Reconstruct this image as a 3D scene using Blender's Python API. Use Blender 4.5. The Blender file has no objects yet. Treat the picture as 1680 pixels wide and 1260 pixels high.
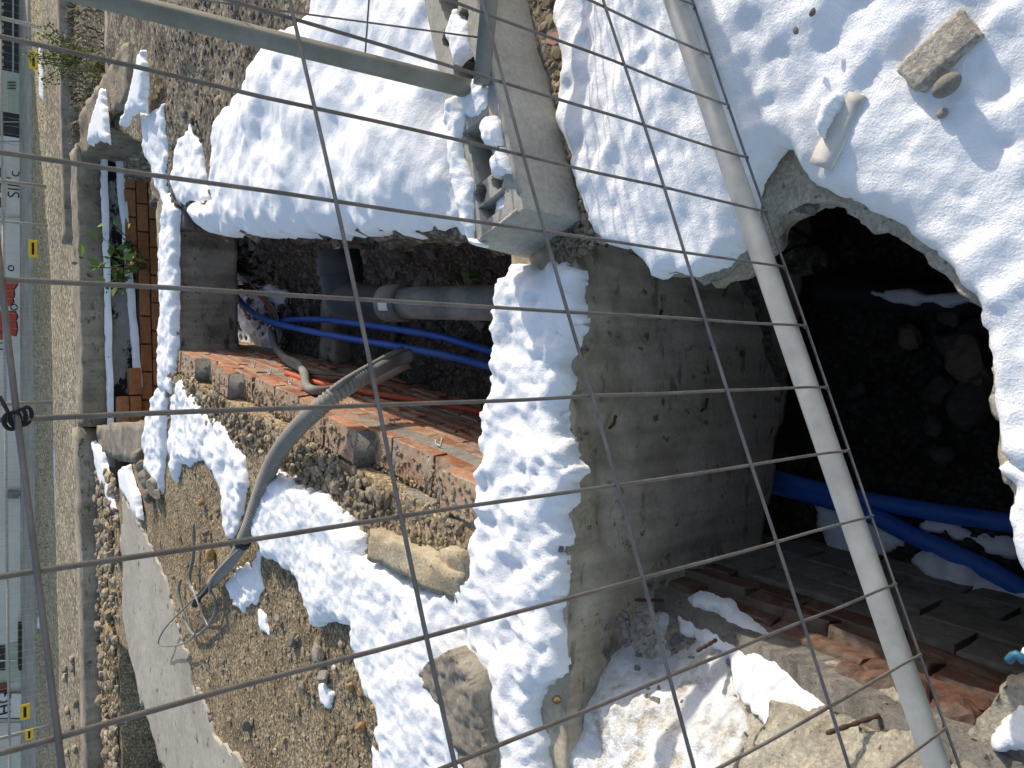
import bpy, bmesh, math, random
import numpy as np
from mathutils import Vector, Matrix, Quaternion

random.seed(7)
RNG = np.random.default_rng(11)
SC = bpy.context.scene
COL = SC.collection

# ------------------------------------------------------------------ camera
F = 1260.0; PITCH = math.radians(39.0); ROLL = math.radians(1.47); CAMH = 1.2
fw = np.array([0, math.cos(PITCH), -math.sin(PITCH)])
_r0 = np.array([1.0, 0, 0]); _u0 = np.cross(_r0, fw)
rt = math.cos(ROLL) * _r0 - math.sin(ROLL) * _u0
up = math.cos(ROLL) * _u0 + math.sin(ROLL) * _r0
CC = np.array([0, 0, CAMH])
cam = bpy.data.cameras.new('camera'); camo = bpy.data.objects.new('camera', cam); COL.objects.link(camo)
m = Matrix.Identity(4)
for i in range(3):
    m[i][0] = -up[i]; m[i][1] = rt[i]; m[i][2] = -fw[i]; m[i][3] = CC[i]
camo.matrix_world = m                      # the photograph lies on its side: world up points to its left edge
cam.sensor_fit = 'HORIZONTAL'; cam.sensor_width = 36.0; cam.lens = F / 1680 * 36
cam.clip_start = 0.02; cam.clip_end = 500
SC.camera = camo

# ------------------------------------------------------------------ sky, sun, exposure
SUN_AZ = math.radians(71); SUN_EL = math.radians(23.5)
w = bpy.data.worlds.new('World'); SC.world = w; w.use_nodes = True
nt = w.node_tree
sky = nt.nodes.new('ShaderNodeTexSky'); sky.sky_type = 'NISHITA'; sky.sun_disc = False
sky.sun_elevation = SUN_EL; sky.sun_rotation = SUN_AZ; sky.altitude = 600; sky.ozone_density = 0.12; sky.dust_density = 2.4
nt.links.new(sky.outputs[0], nt.nodes['Background'].inputs[0])
nt.nodes['Background'].inputs[1].default_value = 0.15
sd = Vector((math.cos(SUN_EL) * math.sin(SUN_AZ), math.cos(SUN_EL) * math.cos(SUN_AZ), math.sin(SUN_EL)))
sl = bpy.data.lights.new('sun', 'SUN'); sl.energy = 2.9; sl.angle = math.radians(0.5); sl.color = (1.0, 0.93, 0.82)
so = bpy.data.objects.new('sun', sl); COL.objects.link(so); so.rotation_euler = sd.to_track_quat('Z', 'Y').to_euler()
SC.view_settings.view_transform = 'Standard'; SC.view_settings.look = 'None'
SC.view_settings.gamma = 1; SC.view_settings.use_curve_mapping = False
SC.view_settings.exposure = 0.48

# ------------------------------------------------------------------ geometry helpers
def ray(x, y):
    return fw + (630 - y) / F * rt + (840 - x) / F * up
def G(x, y, z=0.0):                        # point of the place on the level z
    d = ray(x, y); return CC + d * (z - CAMH) / d[2]
def PY(x, y, Y):                           # point of the place on an upright plane across the view
    d = ray(x, y); return CC + d * Y / d[1]
def PL(x, y, p0, n):
    d = ray(x, y); n = np.asarray(n, float); return CC + d * (np.dot(np.asarray(p0) - CC, n) / np.dot(d, n))
def GP(lst, z=0.0):
    return np.array([G(x, y, z)[:2] for x, y in lst])

def _h(ix, iy, s):
    n = (ix.astype(np.int64) * 374761393 + iy.astype(np.int64) * 668265263 + s * 2147483647 + 1013904223) & 0xffffffff
    n = ((n ^ (n >> 13)) * 1274126177) & 0xffffffff
    n = ((n ^ (n >> 16)) * 2246822519) & 0xffffffff
    return ((n ^ (n >> 15)) & 0xffff) / 32767.5 - 1.0
def vn(x, y, s=0):
    x = np.asarray(x, float); y = np.asarray(y, float)
    ix = np.floor(x); iy = np.floor(y); fx = x - ix; fy = y - iy
    fx = fx * fx * fx * (fx * (fx * 6 - 15) + 10); fy = fy * fy * fy * (fy * (fy * 6 - 15) + 10)
    a = _h(ix, iy, s); b = _h(ix + 1, iy, s); c = _h(ix, iy + 1, s); d = _h(ix + 1, iy + 1, s)
    return (a * (1 - fx) + b * fx) * (1 - fy) + (c * (1 - fx) + d * fx) * fy
def fbm(x, y, s=0, o=4):
    r = 0; a = 1.0; t = 0; c, q = math.cos(0.6), math.sin(0.6)
    for k in range(o):
        r = r + a * vn(x, y, s + k * 17); t += a; a *= 0.5
        x, y = (c * x - q * y) * 2.03 + 3.1, (q * x + c * y) * 2.03 + 1.7
    return r / t
def sdf(x, y, poly):
    P = np.asarray(poly); Q = np.roll(P, -1, axis=0)
    best = np.full(x.shape, 1e9); ins = np.zeros(x.shape, bool)
    for (ax, ay), (bx, by) in zip(P, Q):
        dx, dy = bx - ax, by - ay; L = dx * dx + dy * dy + 1e-12
        t = np.clip(((x - ax) * dx + (y - ay) * dy) / L, 0, 1)
        best = np.minimum(best, (x - ax - t * dx) ** 2 + (y - ay - t * dy) ** 2)
        c = ((ay > y) != (by > y))
        xi = ax + (y - ay) * dx / (dy if abs(dy) > 1e-12 else 1e-12)
        ins ^= c & (x < xi)
    d = np.sqrt(best); return np.where(ins, d, -d)

def mesh_obj(name, V, Fc, mat, parent=None, smooth=True):
    me = bpy.data.meshes.new(name)
    me.from_pydata([tuple(v) for v in V] if not isinstance(V, list) else V, [], Fc if isinstance(Fc, list) else Fc.tolist())
    if smooth: me.polygons.foreach_set('use_smooth', [True] * len(me.polygons))
    if isinstance(mat, (list, tuple)):
        for q in mat: me.materials.append(q)
    else: me.materials.append(mat)
    me.update()
    o = bpy.data.objects.new(name, me); COL.objects.link(o)
    if parent: o.parent = parent
    return o
def tag(o, label=None, cat=None, group=None, kind=None):
    if label: o['label'] = label
    if cat: o['category'] = cat
    if group: o['group'] = group
    if kind: o['kind'] = kind
    return o
def thing(name, label, cat, loc=(0, 0, 0), group=None):
    o = bpy.data.objects.new(name, None); COL.objects.link(o); o.location = loc; o.empty_display_size = 0.05
    bpy.context.view_layer.update() if False else None
    tag(o, label, cat, group); return o
def child(o, parent):                      # meshes are written in world coordinates
    o.parent = parent
    o.matrix_parent_inverse = Matrix.Translation(-Vector(parent.location))
    return o

def sheet(name, poly, h, mat, zf=None, T=0.0, w=0.03, eamp=0.0, escale=12, bump=None, sink=0.012,
          skirt=0.0, rings=1, sk_amp=0.0, sk_in=0.0, seed=1, eo=3):
    poly = np.asarray(poly); x0, y0 = poly.min(0) - 2 * h - eamp; x1, y1 = poly.max(0) + 2 * h + eamp
    xs = np.arange(x0, x1 + h, h); ys = np.arange(y0, y1 + h, h)
    X, Y = np.meshgrid(xs, ys); d = sdf(X, Y, poly)
    if eamp: d = d + eamp * (fbm(X * escale, Y * escale, seed + 5, eo) + (.35 if T else 0))
    gy, gx = np.gradient(d, h)
    gl = np.sqrt(gx * gx + gy * gy) + 1e-6; gx /= gl; gy /= gl
    inside = d > 0
    q = inside[:-1, :-1] | inside[1:, :-1] | inside[:-1, 1:] | inside[1:, 1:]
    deep = np.maximum.reduce([-d[:-1, :-1], -d[1:, :-1], -d[:-1, 1:], -d[1:, 1:]]) > 2.2 * h
    q &= ~deep
    out = d < 0
    X = np.where(out, X - d * gx, X); Y = np.where(out, Y - d * gy, Y)
    zb = zf(X, Y) if zf else np.zeros_like(X)
    t = np.clip(d / w, 0, 1); p = np.sqrt(1 - (1 - t) ** 2)
    Z = zb + (T * p if T else 0)
    if bump is not None: Z = Z + bump(X, Y) * (p if T else 1)
    if T: Z = np.where(out, zb - sink, Z)
    idx = -np.ones(X.shape, int); used = np.zeros(X.shape, bool)
    used[:-1, :-1] |= q; used[1:, :-1] |= q; used[:-1, 1:] |= q; used[1:, 1:] |= q
    idx[used] = np.arange(used.sum())
    V = np.stack([X[used], Y[used], Z[used]], 1)
    Fc = np.stack([idx[:-1, :-1][q], idx[:-1, 1:][q], idx[1:, 1:][q], idx[1:, :-1][q]], 1)
    if skirt:
        e = np.concatenate([Fc[:, [0, 1]], Fc[:, [1, 2]], Fc[:, [2, 3]], Fc[:, [3, 0]]])
        key = np.sort(e, 1); kk = key[:, 0] * 10000000 + key[:, 1]
        u, inv, cnt = np.unique(kk, return_inverse=True, return_counts=True)
        be = e[cnt[inv] == 1]
        bv = np.unique(be)
        GX = gx[used]; GY = gy[used]
        prev = {v: v for v in bv}; nV = [V]; base = len(V); allF = [Fc]
        for r in range(1, rings + 1):
            f = r / rings
            nx = V[bv, 0]; ny = V[bv, 1]
            s = vn(nx * 11 + ny * 5, np.full(len(bv), f * skirt * 14), seed + 40) * sk_amp + vn(nx * 31 - ny * 17, np.full(len(bv), f * skirt * 40), seed + 41) * sk_amp * 0.6 + sk_in * f
            nz = V[bv, 2] - skirt * f * (1 + 0.25 * vn(nx * 9, ny * 9, seed + 43))
            nV.append(np.stack([nx + GX[bv] * s, ny + GY[bv] * s, nz], 1))
            cur = {v: base + i for i, v in enumerate(bv)}; base += len(bv)
            allF.append(np.array([[prev[b], prev[a], cur[a], cur[b]] for a, b in be]))
            prev = cur
        V = np.concatenate(nV); Fc = np.concatenate(allF)
    return mesh_obj(name, V, Fc, mat)

def spline(P, step=0.02):
    P = [np.asarray(p, float) for p in P]
    if len(P) == 2:
        n = max(2, int(np.linalg.norm(P[1] - P[0]) / step)); return [P[0] + (P[1] - P[0]) * i / n for i in range(n + 1)]
    Q = [2 * P[0] - P[1]] + P + [2 * P[-1] - P[-2]]; out = []
    for i in range(1, len(Q) - 2):
        a, b, c, d = Q[i - 1:i + 3]; n = max(2, int(np.linalg.norm(c - b) / step))
        for k in range(n):
            t = k / n
            out.append(0.5 * (2 * b + (c - a) * t + (2 * a - 5 * b + 4 * c - d) * t * t + (-a + 3 * b - 3 * c + d) * t ** 3))
    out.append(P[-1]); return out
def tube_geo(P, r, n=10, cap=True, ref=(0.13, 0.2, 0.97)):
    P = np.array(P); N = len(P); R = np.full(N, r) if np.isscalar(r) else np.asarray(r)
    T = np.gradient(P, axis=0); T /= np.linalg.norm(T, axis=1)[:, None] + 1e-12
    a = np.cross(T[0], ref); a /= np.linalg.norm(a) + 1e-9
    V = np.zeros((N, n, 3)); ang = np.arange(n) / n * 2 * math.pi
    for i in range(N):
        a = a - T[i] * np.dot(a, T[i]); a /= np.linalg.norm(a) + 1e-9; b = np.cross(T[i], a)
        V[i] = P[i] + R[i] * (np.cos(ang)[:, None] * a + np.sin(ang)[:, None] * b)
    V = V.reshape(-1, 3); Fc = []
    for i in range(N - 1):
        for k in range(n):
            k2 = (k + 1) % n; Fc.append((i * n + k, i * n + k2, (i + 1) * n + k2, (i + 1) * n + k))
    if cap: Fc.append(tuple(range(n - 1, -1, -1))); Fc.append(tuple((N - 1) * n + k for k in range(n)))
    return V, Fc
def tube(name, P, r, mat, parent=None, n=10, cap=True):
    V, Fc = tube_geo(P, r, n, cap)
    o = mesh_obj(name, V, Fc, mat)
    if parent: child(o, parent)
    return o
def box(name, lo, hi, mat, parent=None, yaw=0, org=None, bev=0.004, jit=0.0, seg=1, seed=0):
    bm = bmesh.new(); bmesh.ops.create_cube(bm, size=1)
    lo = Vector(lo); hi = Vector(hi); c = (lo + hi) / 2; s = hi - lo
    for v in bm.verts: v.co = Vector((v.co.x * s.x, v.co.y * s.y, v.co.z * s.z)) + c
    if bev: bmesh.ops.bevel(bm, geom=bm.edges[:], offset=bev, segments=seg, affect='EDGES')
    if jit:
        rr = random.Random(seed)
        for v in bm.verts: v.co += Vector((rr.uniform(-jit, jit), rr.uniform(-jit, jit), rr.uniform(-jit, jit)))
    if yaw:
        R = Matrix.Rotation(yaw, 4, 'Z'); o0 = Vector(org if org is not None else c)
        for v in bm.verts: v.co = R @ (v.co - o0) + o0
    me = bpy.data.meshes.new(name); bm.to_mesh(me); bm.free(); me.materials.append(mat)
    o = bpy.data.objects.new(name, me); COL.objects.link(o)
    if parent: child(o, parent)
    return o
def rough_block(name, L, W, H, cell, mat, amp=0.01, seed=0, freq=14, M=Matrix.Identity(4), taper=None, parent=None):
    """a subdivided block, x 0..L, y 0..W, z 0..H, with uneven broken faces"""
    bm = bmesh.new(); bmesh.ops.create_cube(bm, size=1)
    for v in bm.verts: v.co = Vector(((v.co.x + .5) * L, (v.co.y + .5) * W, (v.co.z + .5) * H))
    def cutaxis(ax, length):
        n = max(1, int(length / cell))
        for k in range(1, n):
            co = [0, 0, 0]; co[ax] = length * k / n; no = [0, 0, 0]; no[ax] = 1
            bmesh.ops.bisect_plane(bm, geom=bm.verts[:] + bm.edges[:] + bm.faces[:], plane_co=co, plane_no=no)
    for ax, l in enumerate((L, W, H)): cutaxis(ax, l)
    P = np.array([v.co[:] for v in bm.verts])
    a = P[:, 0] * freq + P[:, 2] * freq * .7; b = P[:, 1] * freq + P[:, 2] * freq
    D = np.stack([fbm(a, b, seed), fbm(a, b, seed + 50), fbm(a, b, seed + 90)], 1) * amp
    for v, dd in zip(bm.verts, D):
        v.co = v.co + Vector(dd)
        if taper: v.co = taper(v.co)
        v.co = M @ v.co
    for f in bm.faces: f.smooth = amp > 0
    me = bpy.data.meshes.new(name); bm.to_mesh(me); bm.free(); me.materials.append(mat)
    o = bpy.data.objects.new(name, me); COL.objects.link(o)
    if parent: child(o, parent)
    return o

_bm = bmesh.new(); bmesh.ops.create_icosphere(_bm, subdivisions=1, radius=1.0)
ICO0_V = np.array([v.co[:] for v in _bm.verts]); ICO0_F = np.array([[v.index for v in f.verts] for f in _bm.faces]); _bm.free()
_bm = bmesh.new(); bmesh.ops.create_icosphere(_bm, subdivisions=3, radius=1.0)
ICO2_V = np.array([v.co[:] for v in _bm.verts]); ICO2_F = np.array([[v.index for v in f.verts] for f in _bm.faces]); _bm.free()
def rock_verts(V, seed, rough=0.35, cuts=7):
    r = np.random.default_rng(seed); V = V.copy()
    for k in range(cuts):                  # flat broken facets
        n = r.normal(size=3); n /= np.linalg.norm(n); dd = r.uniform(0.55, 0.9); t = V @ n - dd
        V = V - np.outer(np.maximum(t, 0), n)
    V = V * (1 + rough * 0.25 * fbm(V[:, 0] * 3 + seed, V[:, 1] * 3 + V[:, 2] * 2, seed)[:, None])
    return V
def rock(name, p, size, mat, seed=0, rot=None, parent=None, rough=0.5):
    V = rock_verts(ICO2_V, seed, rough) * np.asarray(size)
    q = np.array(Quaternion(Vector((0, 0, 1)), rot if rot is not None else seed * 1.3).to_matrix())
    V = V @ q.T + np.asarray(p)
    o = mesh_obj(name, V, ICO2_F, mat, smooth=False)
    if parent: child(o, parent)
    return o
def scatter(name, pts, sizes, mat, flat=0.6, seed=3, parent=None):
    """many small broken stones joined into one mesh"""
    r = np.random.default_rng(seed); tm = [rock_verts(ICO0_V, s, 0.5, 5) for s in range(8)]
    Vs = []; Fs = []; b = 0; nv = len(ICO0_V)
    for p, s in zip(pts, sizes):
        sc = s * np.array([r.uniform(.7, 1.3), r.uniform(.6, 1.0), r.uniform(.4, 1) * flat]); a = r.uniform(0, 6.28)
        ca, sa = math.cos(a), math.sin(a); V = tm[r.integers(8)] * sc
        ti = r.uniform(-.4, .4); V = np.stack([V[:, 0], V[:, 1] * math.cos(ti) - V[:, 2] * math.sin(ti), V[:, 1] * math.sin(ti) + V[:, 2] * math.cos(ti)], 1)
        V = np.stack([V[:, 0] * ca - V[:, 1] * sa, V[:, 0] * sa + V[:, 1] * ca, V[:, 2]], 1)
        Vs.append(V + p); Fs.append(ICO0_F + b); b += nv
    o = mesh_obj(name, np.concatenate(Vs), np.concatenate(Fs), mat, smooth=False)
    tag(o, kind='stuff')
    if parent: child(o, parent)
    return o

# ------------------------------------------------------------------ materials
def newmat(name):
    mt = bpy.data.materials.new(name); mt.use_nodes = True
    n = mt.node_tree.nodes; return mt, mt.node_tree, n['Principled BSDF']
class NB:
    def __init__(s, name):
        s.mt, s.t, s.p = newmat(name); s.n = s.t.nodes; s.co = None
    def coord(s, kind='world', scale=(1, 1, 1)):
        if kind == 'world':
            g = s.n.new('ShaderNodeNewGeometry'); o = g.outputs['Position']
        else:
            g = s.n.new('ShaderNodeTexCoord'); o = g.outputs['Object']
        mp = s.n.new('ShaderNodeMapping'); mp.inputs['Scale'].default_value = scale
        s.t.links.new(o, mp.inputs[0]); return mp.outputs[0]
    def noise(s, vec, scale, detail=5, rough=0.6, dist=0.0):
        k = s.n.new('ShaderNodeTexNoise'); s.t.links.new(vec, k.inputs['Vector'])
        k.inputs['Scale'].default_value = scale; k.inputs['Detail'].default_value = detail
        k.inputs['Roughness'].default_value = rough; k.inputs['Distortion'].default_value = dist
        return k.outputs[0]
    def vor(s, vec, scale, out='Distance', feat='F1'):
        k = s.n.new('ShaderNodeTexVoronoi'); k.feature = feat; s.t.links.new(vec, k.inputs['Vector']); k.inputs['Scale'].default_value = scale
        return k.outputs[out]
    def ramp(s, fac, stops):
        r = s.n.new('ShaderNodeValToRGB'); e = r.color_ramp.elements
        while len(e) > 1: e.remove(e[-1])
        e[0].position = stops[0][0]; e[0].color = (*stops[0][1], 1) if not np.isscalar(stops[0][1]) else (stops[0][1],) * 3 + (1,)
        for pos, c in stops[1:]:
            q = e.new(pos); q.color = (*c, 1) if not np.isscalar(c) else (c, c, c, 1)
        s.t.links.new(fac, r.inputs[0]); return r.outputs[0]
    def mix(s, fac, a, b, mode='MIX'):
        k = s.n.new('ShaderNodeMix'); k.data_type = 'RGBA'; k.blend_type = mode
        for inp, v in ((k.inputs[0], fac), (k.inputs[6], a), (k.inputs[7], b)):
            if hasattr(v, 'is_linked') or hasattr(v, 'links'): s.t.links.new(v, inp)
            elif inp == k.inputs[0]: inp.default_value = v
            else: inp.default_value = (*v, 1)
        return k.outputs[2]
    def bump(s, height, strength=0.5, dist=0.01, prev=None):
        b = s.n.new('ShaderNodeBump'); b.inputs['Strength'].default_value = strength; b.inputs['Distance'].default_value = dist
        s.t.links.new(height, b.inputs['Height'])
        if prev is not None: s.t.links.new(prev, b.inputs['Normal'])
        return b.outputs[0]
    def done(s, col=None, rough=0.8, normal=None, metal=0.0, spec=0.3):
        if col is not None:
            if hasattr(col, 'links'): s.t.links.new(col, s.p.inputs['Base Color'])
            else: s.p.inputs['Base Color'].default_value = (*col, 1)
        if hasattr(rough, 'links'): s.t.links.new(rough, s.p.inputs['Roughness'])
        else: s.p.inputs['Roughness'].default_value = rough
        s.p.inputs['Metallic'].default_value = metal; s.p.inputs['Specular IOR Level'].default_value = spec
        if normal is not None: s.t.links.new(normal, s.p.inputs['Normal'])
        return s.mt
    def rand(s, island=False):
        if island: return s.n.new('ShaderNodeNewGeometry').outputs['Random Per Island']
        return s.n.new('ShaderNodeObjectInfo').outputs['Random']

def m_snow():
    b = NB('snow'); v = b.coord()
    c = b.ramp(b.noise(v, 6, 6), [(0.3, (.88, .885, .895)), (0.7, (.93, .93, .93))])
    spk = b.ramp(b.noise(v, 60, 3, 0.5), [(0.70, (1, 1, 1)), (0.78, (.62, .58, .52))])
    c = b.mix(0.35, c, spk, 'MULTIPLY')
    n = b.bump(b.noise(v, 60, 6, .62), .34, .012); n = b.bump(b.noise(v, 280, 3, .6), .55, .003, n)
    mt = b.done(c, .55, n, spec=.35)
    b.p.inputs['Subsurface Weight'].default_value = 0.25; b.p.inputs['Subsurface Radius'].default_value = (.012, .015, .02)
    b.p.inputs['Subsurface Scale'].default_value = 0.6
    return mt
def m_dirty_snow():
    b = NB('dirty_snow'); v = b.coord()
    c = b.ramp(b.noise(v, 15, 8, .75), [(0.36, (.44, .38, .28)), (0.47, (.76, .75, .72)), (0.56, (.88, .885, .89))])
    n = b.bump(b.noise(v, 50, 6, .7), .8, .015)
    return b.done(c, .6, n)
def m_concrete(name, cols, scale=5, streak=0.0, pits=0.0, bump=.5, agg=0.0, rough=.88, crack=False, spots=0.0, aggs=170):
    b = NB(name); v = b.coord()
    c = b.ramp(b.noise(v, scale, 8, .65), [(0.28, cols[0]), (0.5, cols[1]), (0.72, cols[2])])
    fine = b.ramp(b.noise(v, scale * 14, 6, .7), [(0.25, .72), (0.6, 1.08)])
    c = b.mix(.65, c, fine, 'MULTIPLY')
    if streak:
        vs = b.coord(scale=(9, 9, 0.7)); st = b.ramp(b.noise(vs, 1.6, 5, .6), [(0.35, .35), (0.6, 1.0)])
        c = b.mix(streak, c, st, 'MULTIPLY')
    n = b.bump(b.noise(v, scale * 9, 8, .7), bump, .012)
    if agg:
        ac = b.vor(v, aggs, 'Color'); ad = b.vor(v, aggs)
        sep = b.n.new('ShaderNodeSeparateColor'); b.t.links.new(ac, sep.inputs[0])
        tone = b.ramp(sep.outputs[0], [(0, .55), (.5, .85), (1, 1.25)])
        c = b.mix(agg, c, tone, 'MULTIPLY'); n = b.bump(ad, -.35 * agg, .008, n)
    if pits:
        pd = b.ramp(b.noise(v, scale * 5, 4, .6), [(0.62, 0.0), (0.70, 1.0)])
        c = b.mix(pd, c, tuple(q * .35 for q in cols[0])); n = b.bump(pd, -pits, .01, n)
    if spots:
        sp = b.ramp(b.noise(b.coord(scale=(.6, .6, 1.8)), 11, 6, .65), [(0.60, 0.0), (0.66, spots)])
        c = b.mix(sp, c, (.02, .018, .015))
    return b.done(c, rough, n, spec=.25)
def m_gravel(name='gravel_soil', a=(.215, .155, .090), c2=(.37, .285, .175), c3=(.47, .385, .265), sc=1.0):
    b = NB(name); v = b.coord()
    base = b.ramp(b.noise(v, 3 * sc, 8, .7), [(.3, a), (.55, c2), (.8, c3)])
    col = b.vor(v, 95 * sc, 'Color'); dist = b.vor(v, 95 * sc)
    sep = b.n.new('ShaderNodeSeparateColor'); b.t.links.new(col, sep.inputs[0])
    tone = b.ramp(sep.outputs[0], [(0, .45), (.6, 1.0), (.85, 1.5), (1, 2.0)])
    c = b.mix(.8, base, tone, 'MULTIPLY')
    gap = b.ramp(dist, [(0.3, 1.0), (.75, .4)]); c = b.mix(.8, c, gap, 'MULTIPLY')
    n = b.bump(dist, -.9, .012); n = b.bump(b.noise(v, 40 * sc, 6, .7), .6, .012, n)
    return b.done(c, .92, n, spec=.2)
def m_stone(name, cols, island=False, sc=9):
    b = NB(name); v = b.coord()
    c = b.ramp(b.noise(v, sc, 7, .7), [(.3, cols[0]), (.7, cols[1])])
    t = b.ramp(b.rand(island), [(0, .65), (.5, .95), (.9, 1.2), (1, 1.5)]); c = b.mix(.9, c, t, 'MULTIPLY')
    c = b.mix(.6, c, b.ramp(b.noise(v, sc * 11, 5, .7), [(.3, .55), (.6, 1.15)]), 'MULTIPLY')
    n = b.bump(b.noise(v, sc * 6, 8, .8), .9, .012)
    return b.done(c, .9, n, spec=.2)
def m_brick(name, c0, c1, c2, dirt=(.26, .23, .19), dirtamt=.5):
    b = NB(name); v = b.coord()
    c = b.ramp(b.rand(), [(0, c0), (.5, c1), (1, c2)])
    c = b.mix(.55, c, b.ramp(b.noise(v, 28, 6, .7), [(.3, .45), (.65, 1.15)]), 'MULTIPLY')
    d = b.ramp(b.noise(v, 13, 7, .7), [(.48, 0.0), (.68, dirtamt)]); c = b.mix(d, c, dirt)
    g = b.n.new('ShaderNodeNewGeometry'); sx = b.n.new('ShaderNodeSeparateXYZ'); b.t.links.new(g.outputs['True Normal'], sx.inputs[0])
    bed = b.mix(1.0, b.ramp(sx.outputs[2], [(.55, 0.0), (.8, 1.0)]), b.ramp(b.noise(v, 17, 7, .75), [(.38, .15), (.62, .95)]), 'MULTIPLY')
    c = b.mix(bed, c, tuple(min(1, q * 1.1) for q in dirt))
    n = b.bump(b.noise(v, 55, 7, .75), .9, .008)
    n = b.bump(b.noise(b.coord(scale=(1, 1, 6)), 40, 3, .6), .4, .005, n)
    return b.done(c, .9, n, spec=.2)
def m_metal(name, c0, c1, rough=.5, metal=.6, sc=18):
    b = NB(name); v = b.coord()
    c = b.ramp(b.noise(v, sc, 6, .65), [(.35, c0), (.7, c1)])
    r = b.ramp(b.noise(v, sc * 3, 4), [(.3, rough - .1), (.7, rough + .15)])
    n = b.bump(b.noise(v, sc * 8, 4, .6), .08, .004)
    return b.done(c, r, n, metal=metal, spec=.5)
def m_plastic(name, col, dust=(.35, .33, .29), amt=.4, rough=.45, sc=9):
    b = NB(name); v = b.coord()
    f = b.ramp(b.noise(v, sc, 7, .7), [(.42, 0.0), (.72, amt)])
    c = b.mix(f, col, dust); n = b.bump(b.noise(v, 90, 4), .1, .003)
    r = b.ramp(b.noise(v, sc * 2, 4), [(.3, rough), (.7, min(1, rough + .35))])
    return b.done(c, r, n, spec=.4)
def m_plain(name, c, rough=.8, amp=.3, sc=6, metal=0):
    b = NB(name); v = b.coord()
    t = b.ramp(b.noise(v, sc, 6, .65), [(.3, 1 - amp), (.7, 1 + amp * .4)])
    cc = b.mix(1.0, c, t, 'MULTIPLY'); n = b.bump(b.noise(v, sc * 8, 5), .2, .006)
    return b.done(cc, rough, n, metal=metal)
def m_leaf(name, cols, rough=.7, island=True):
    b = NB(name)
    c = b.ramp(b.rand(island), [(0, cols[0]), (.5, cols[1]), (1, cols[2])])
    return b.done(c, rough, None, spec=.25)

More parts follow.
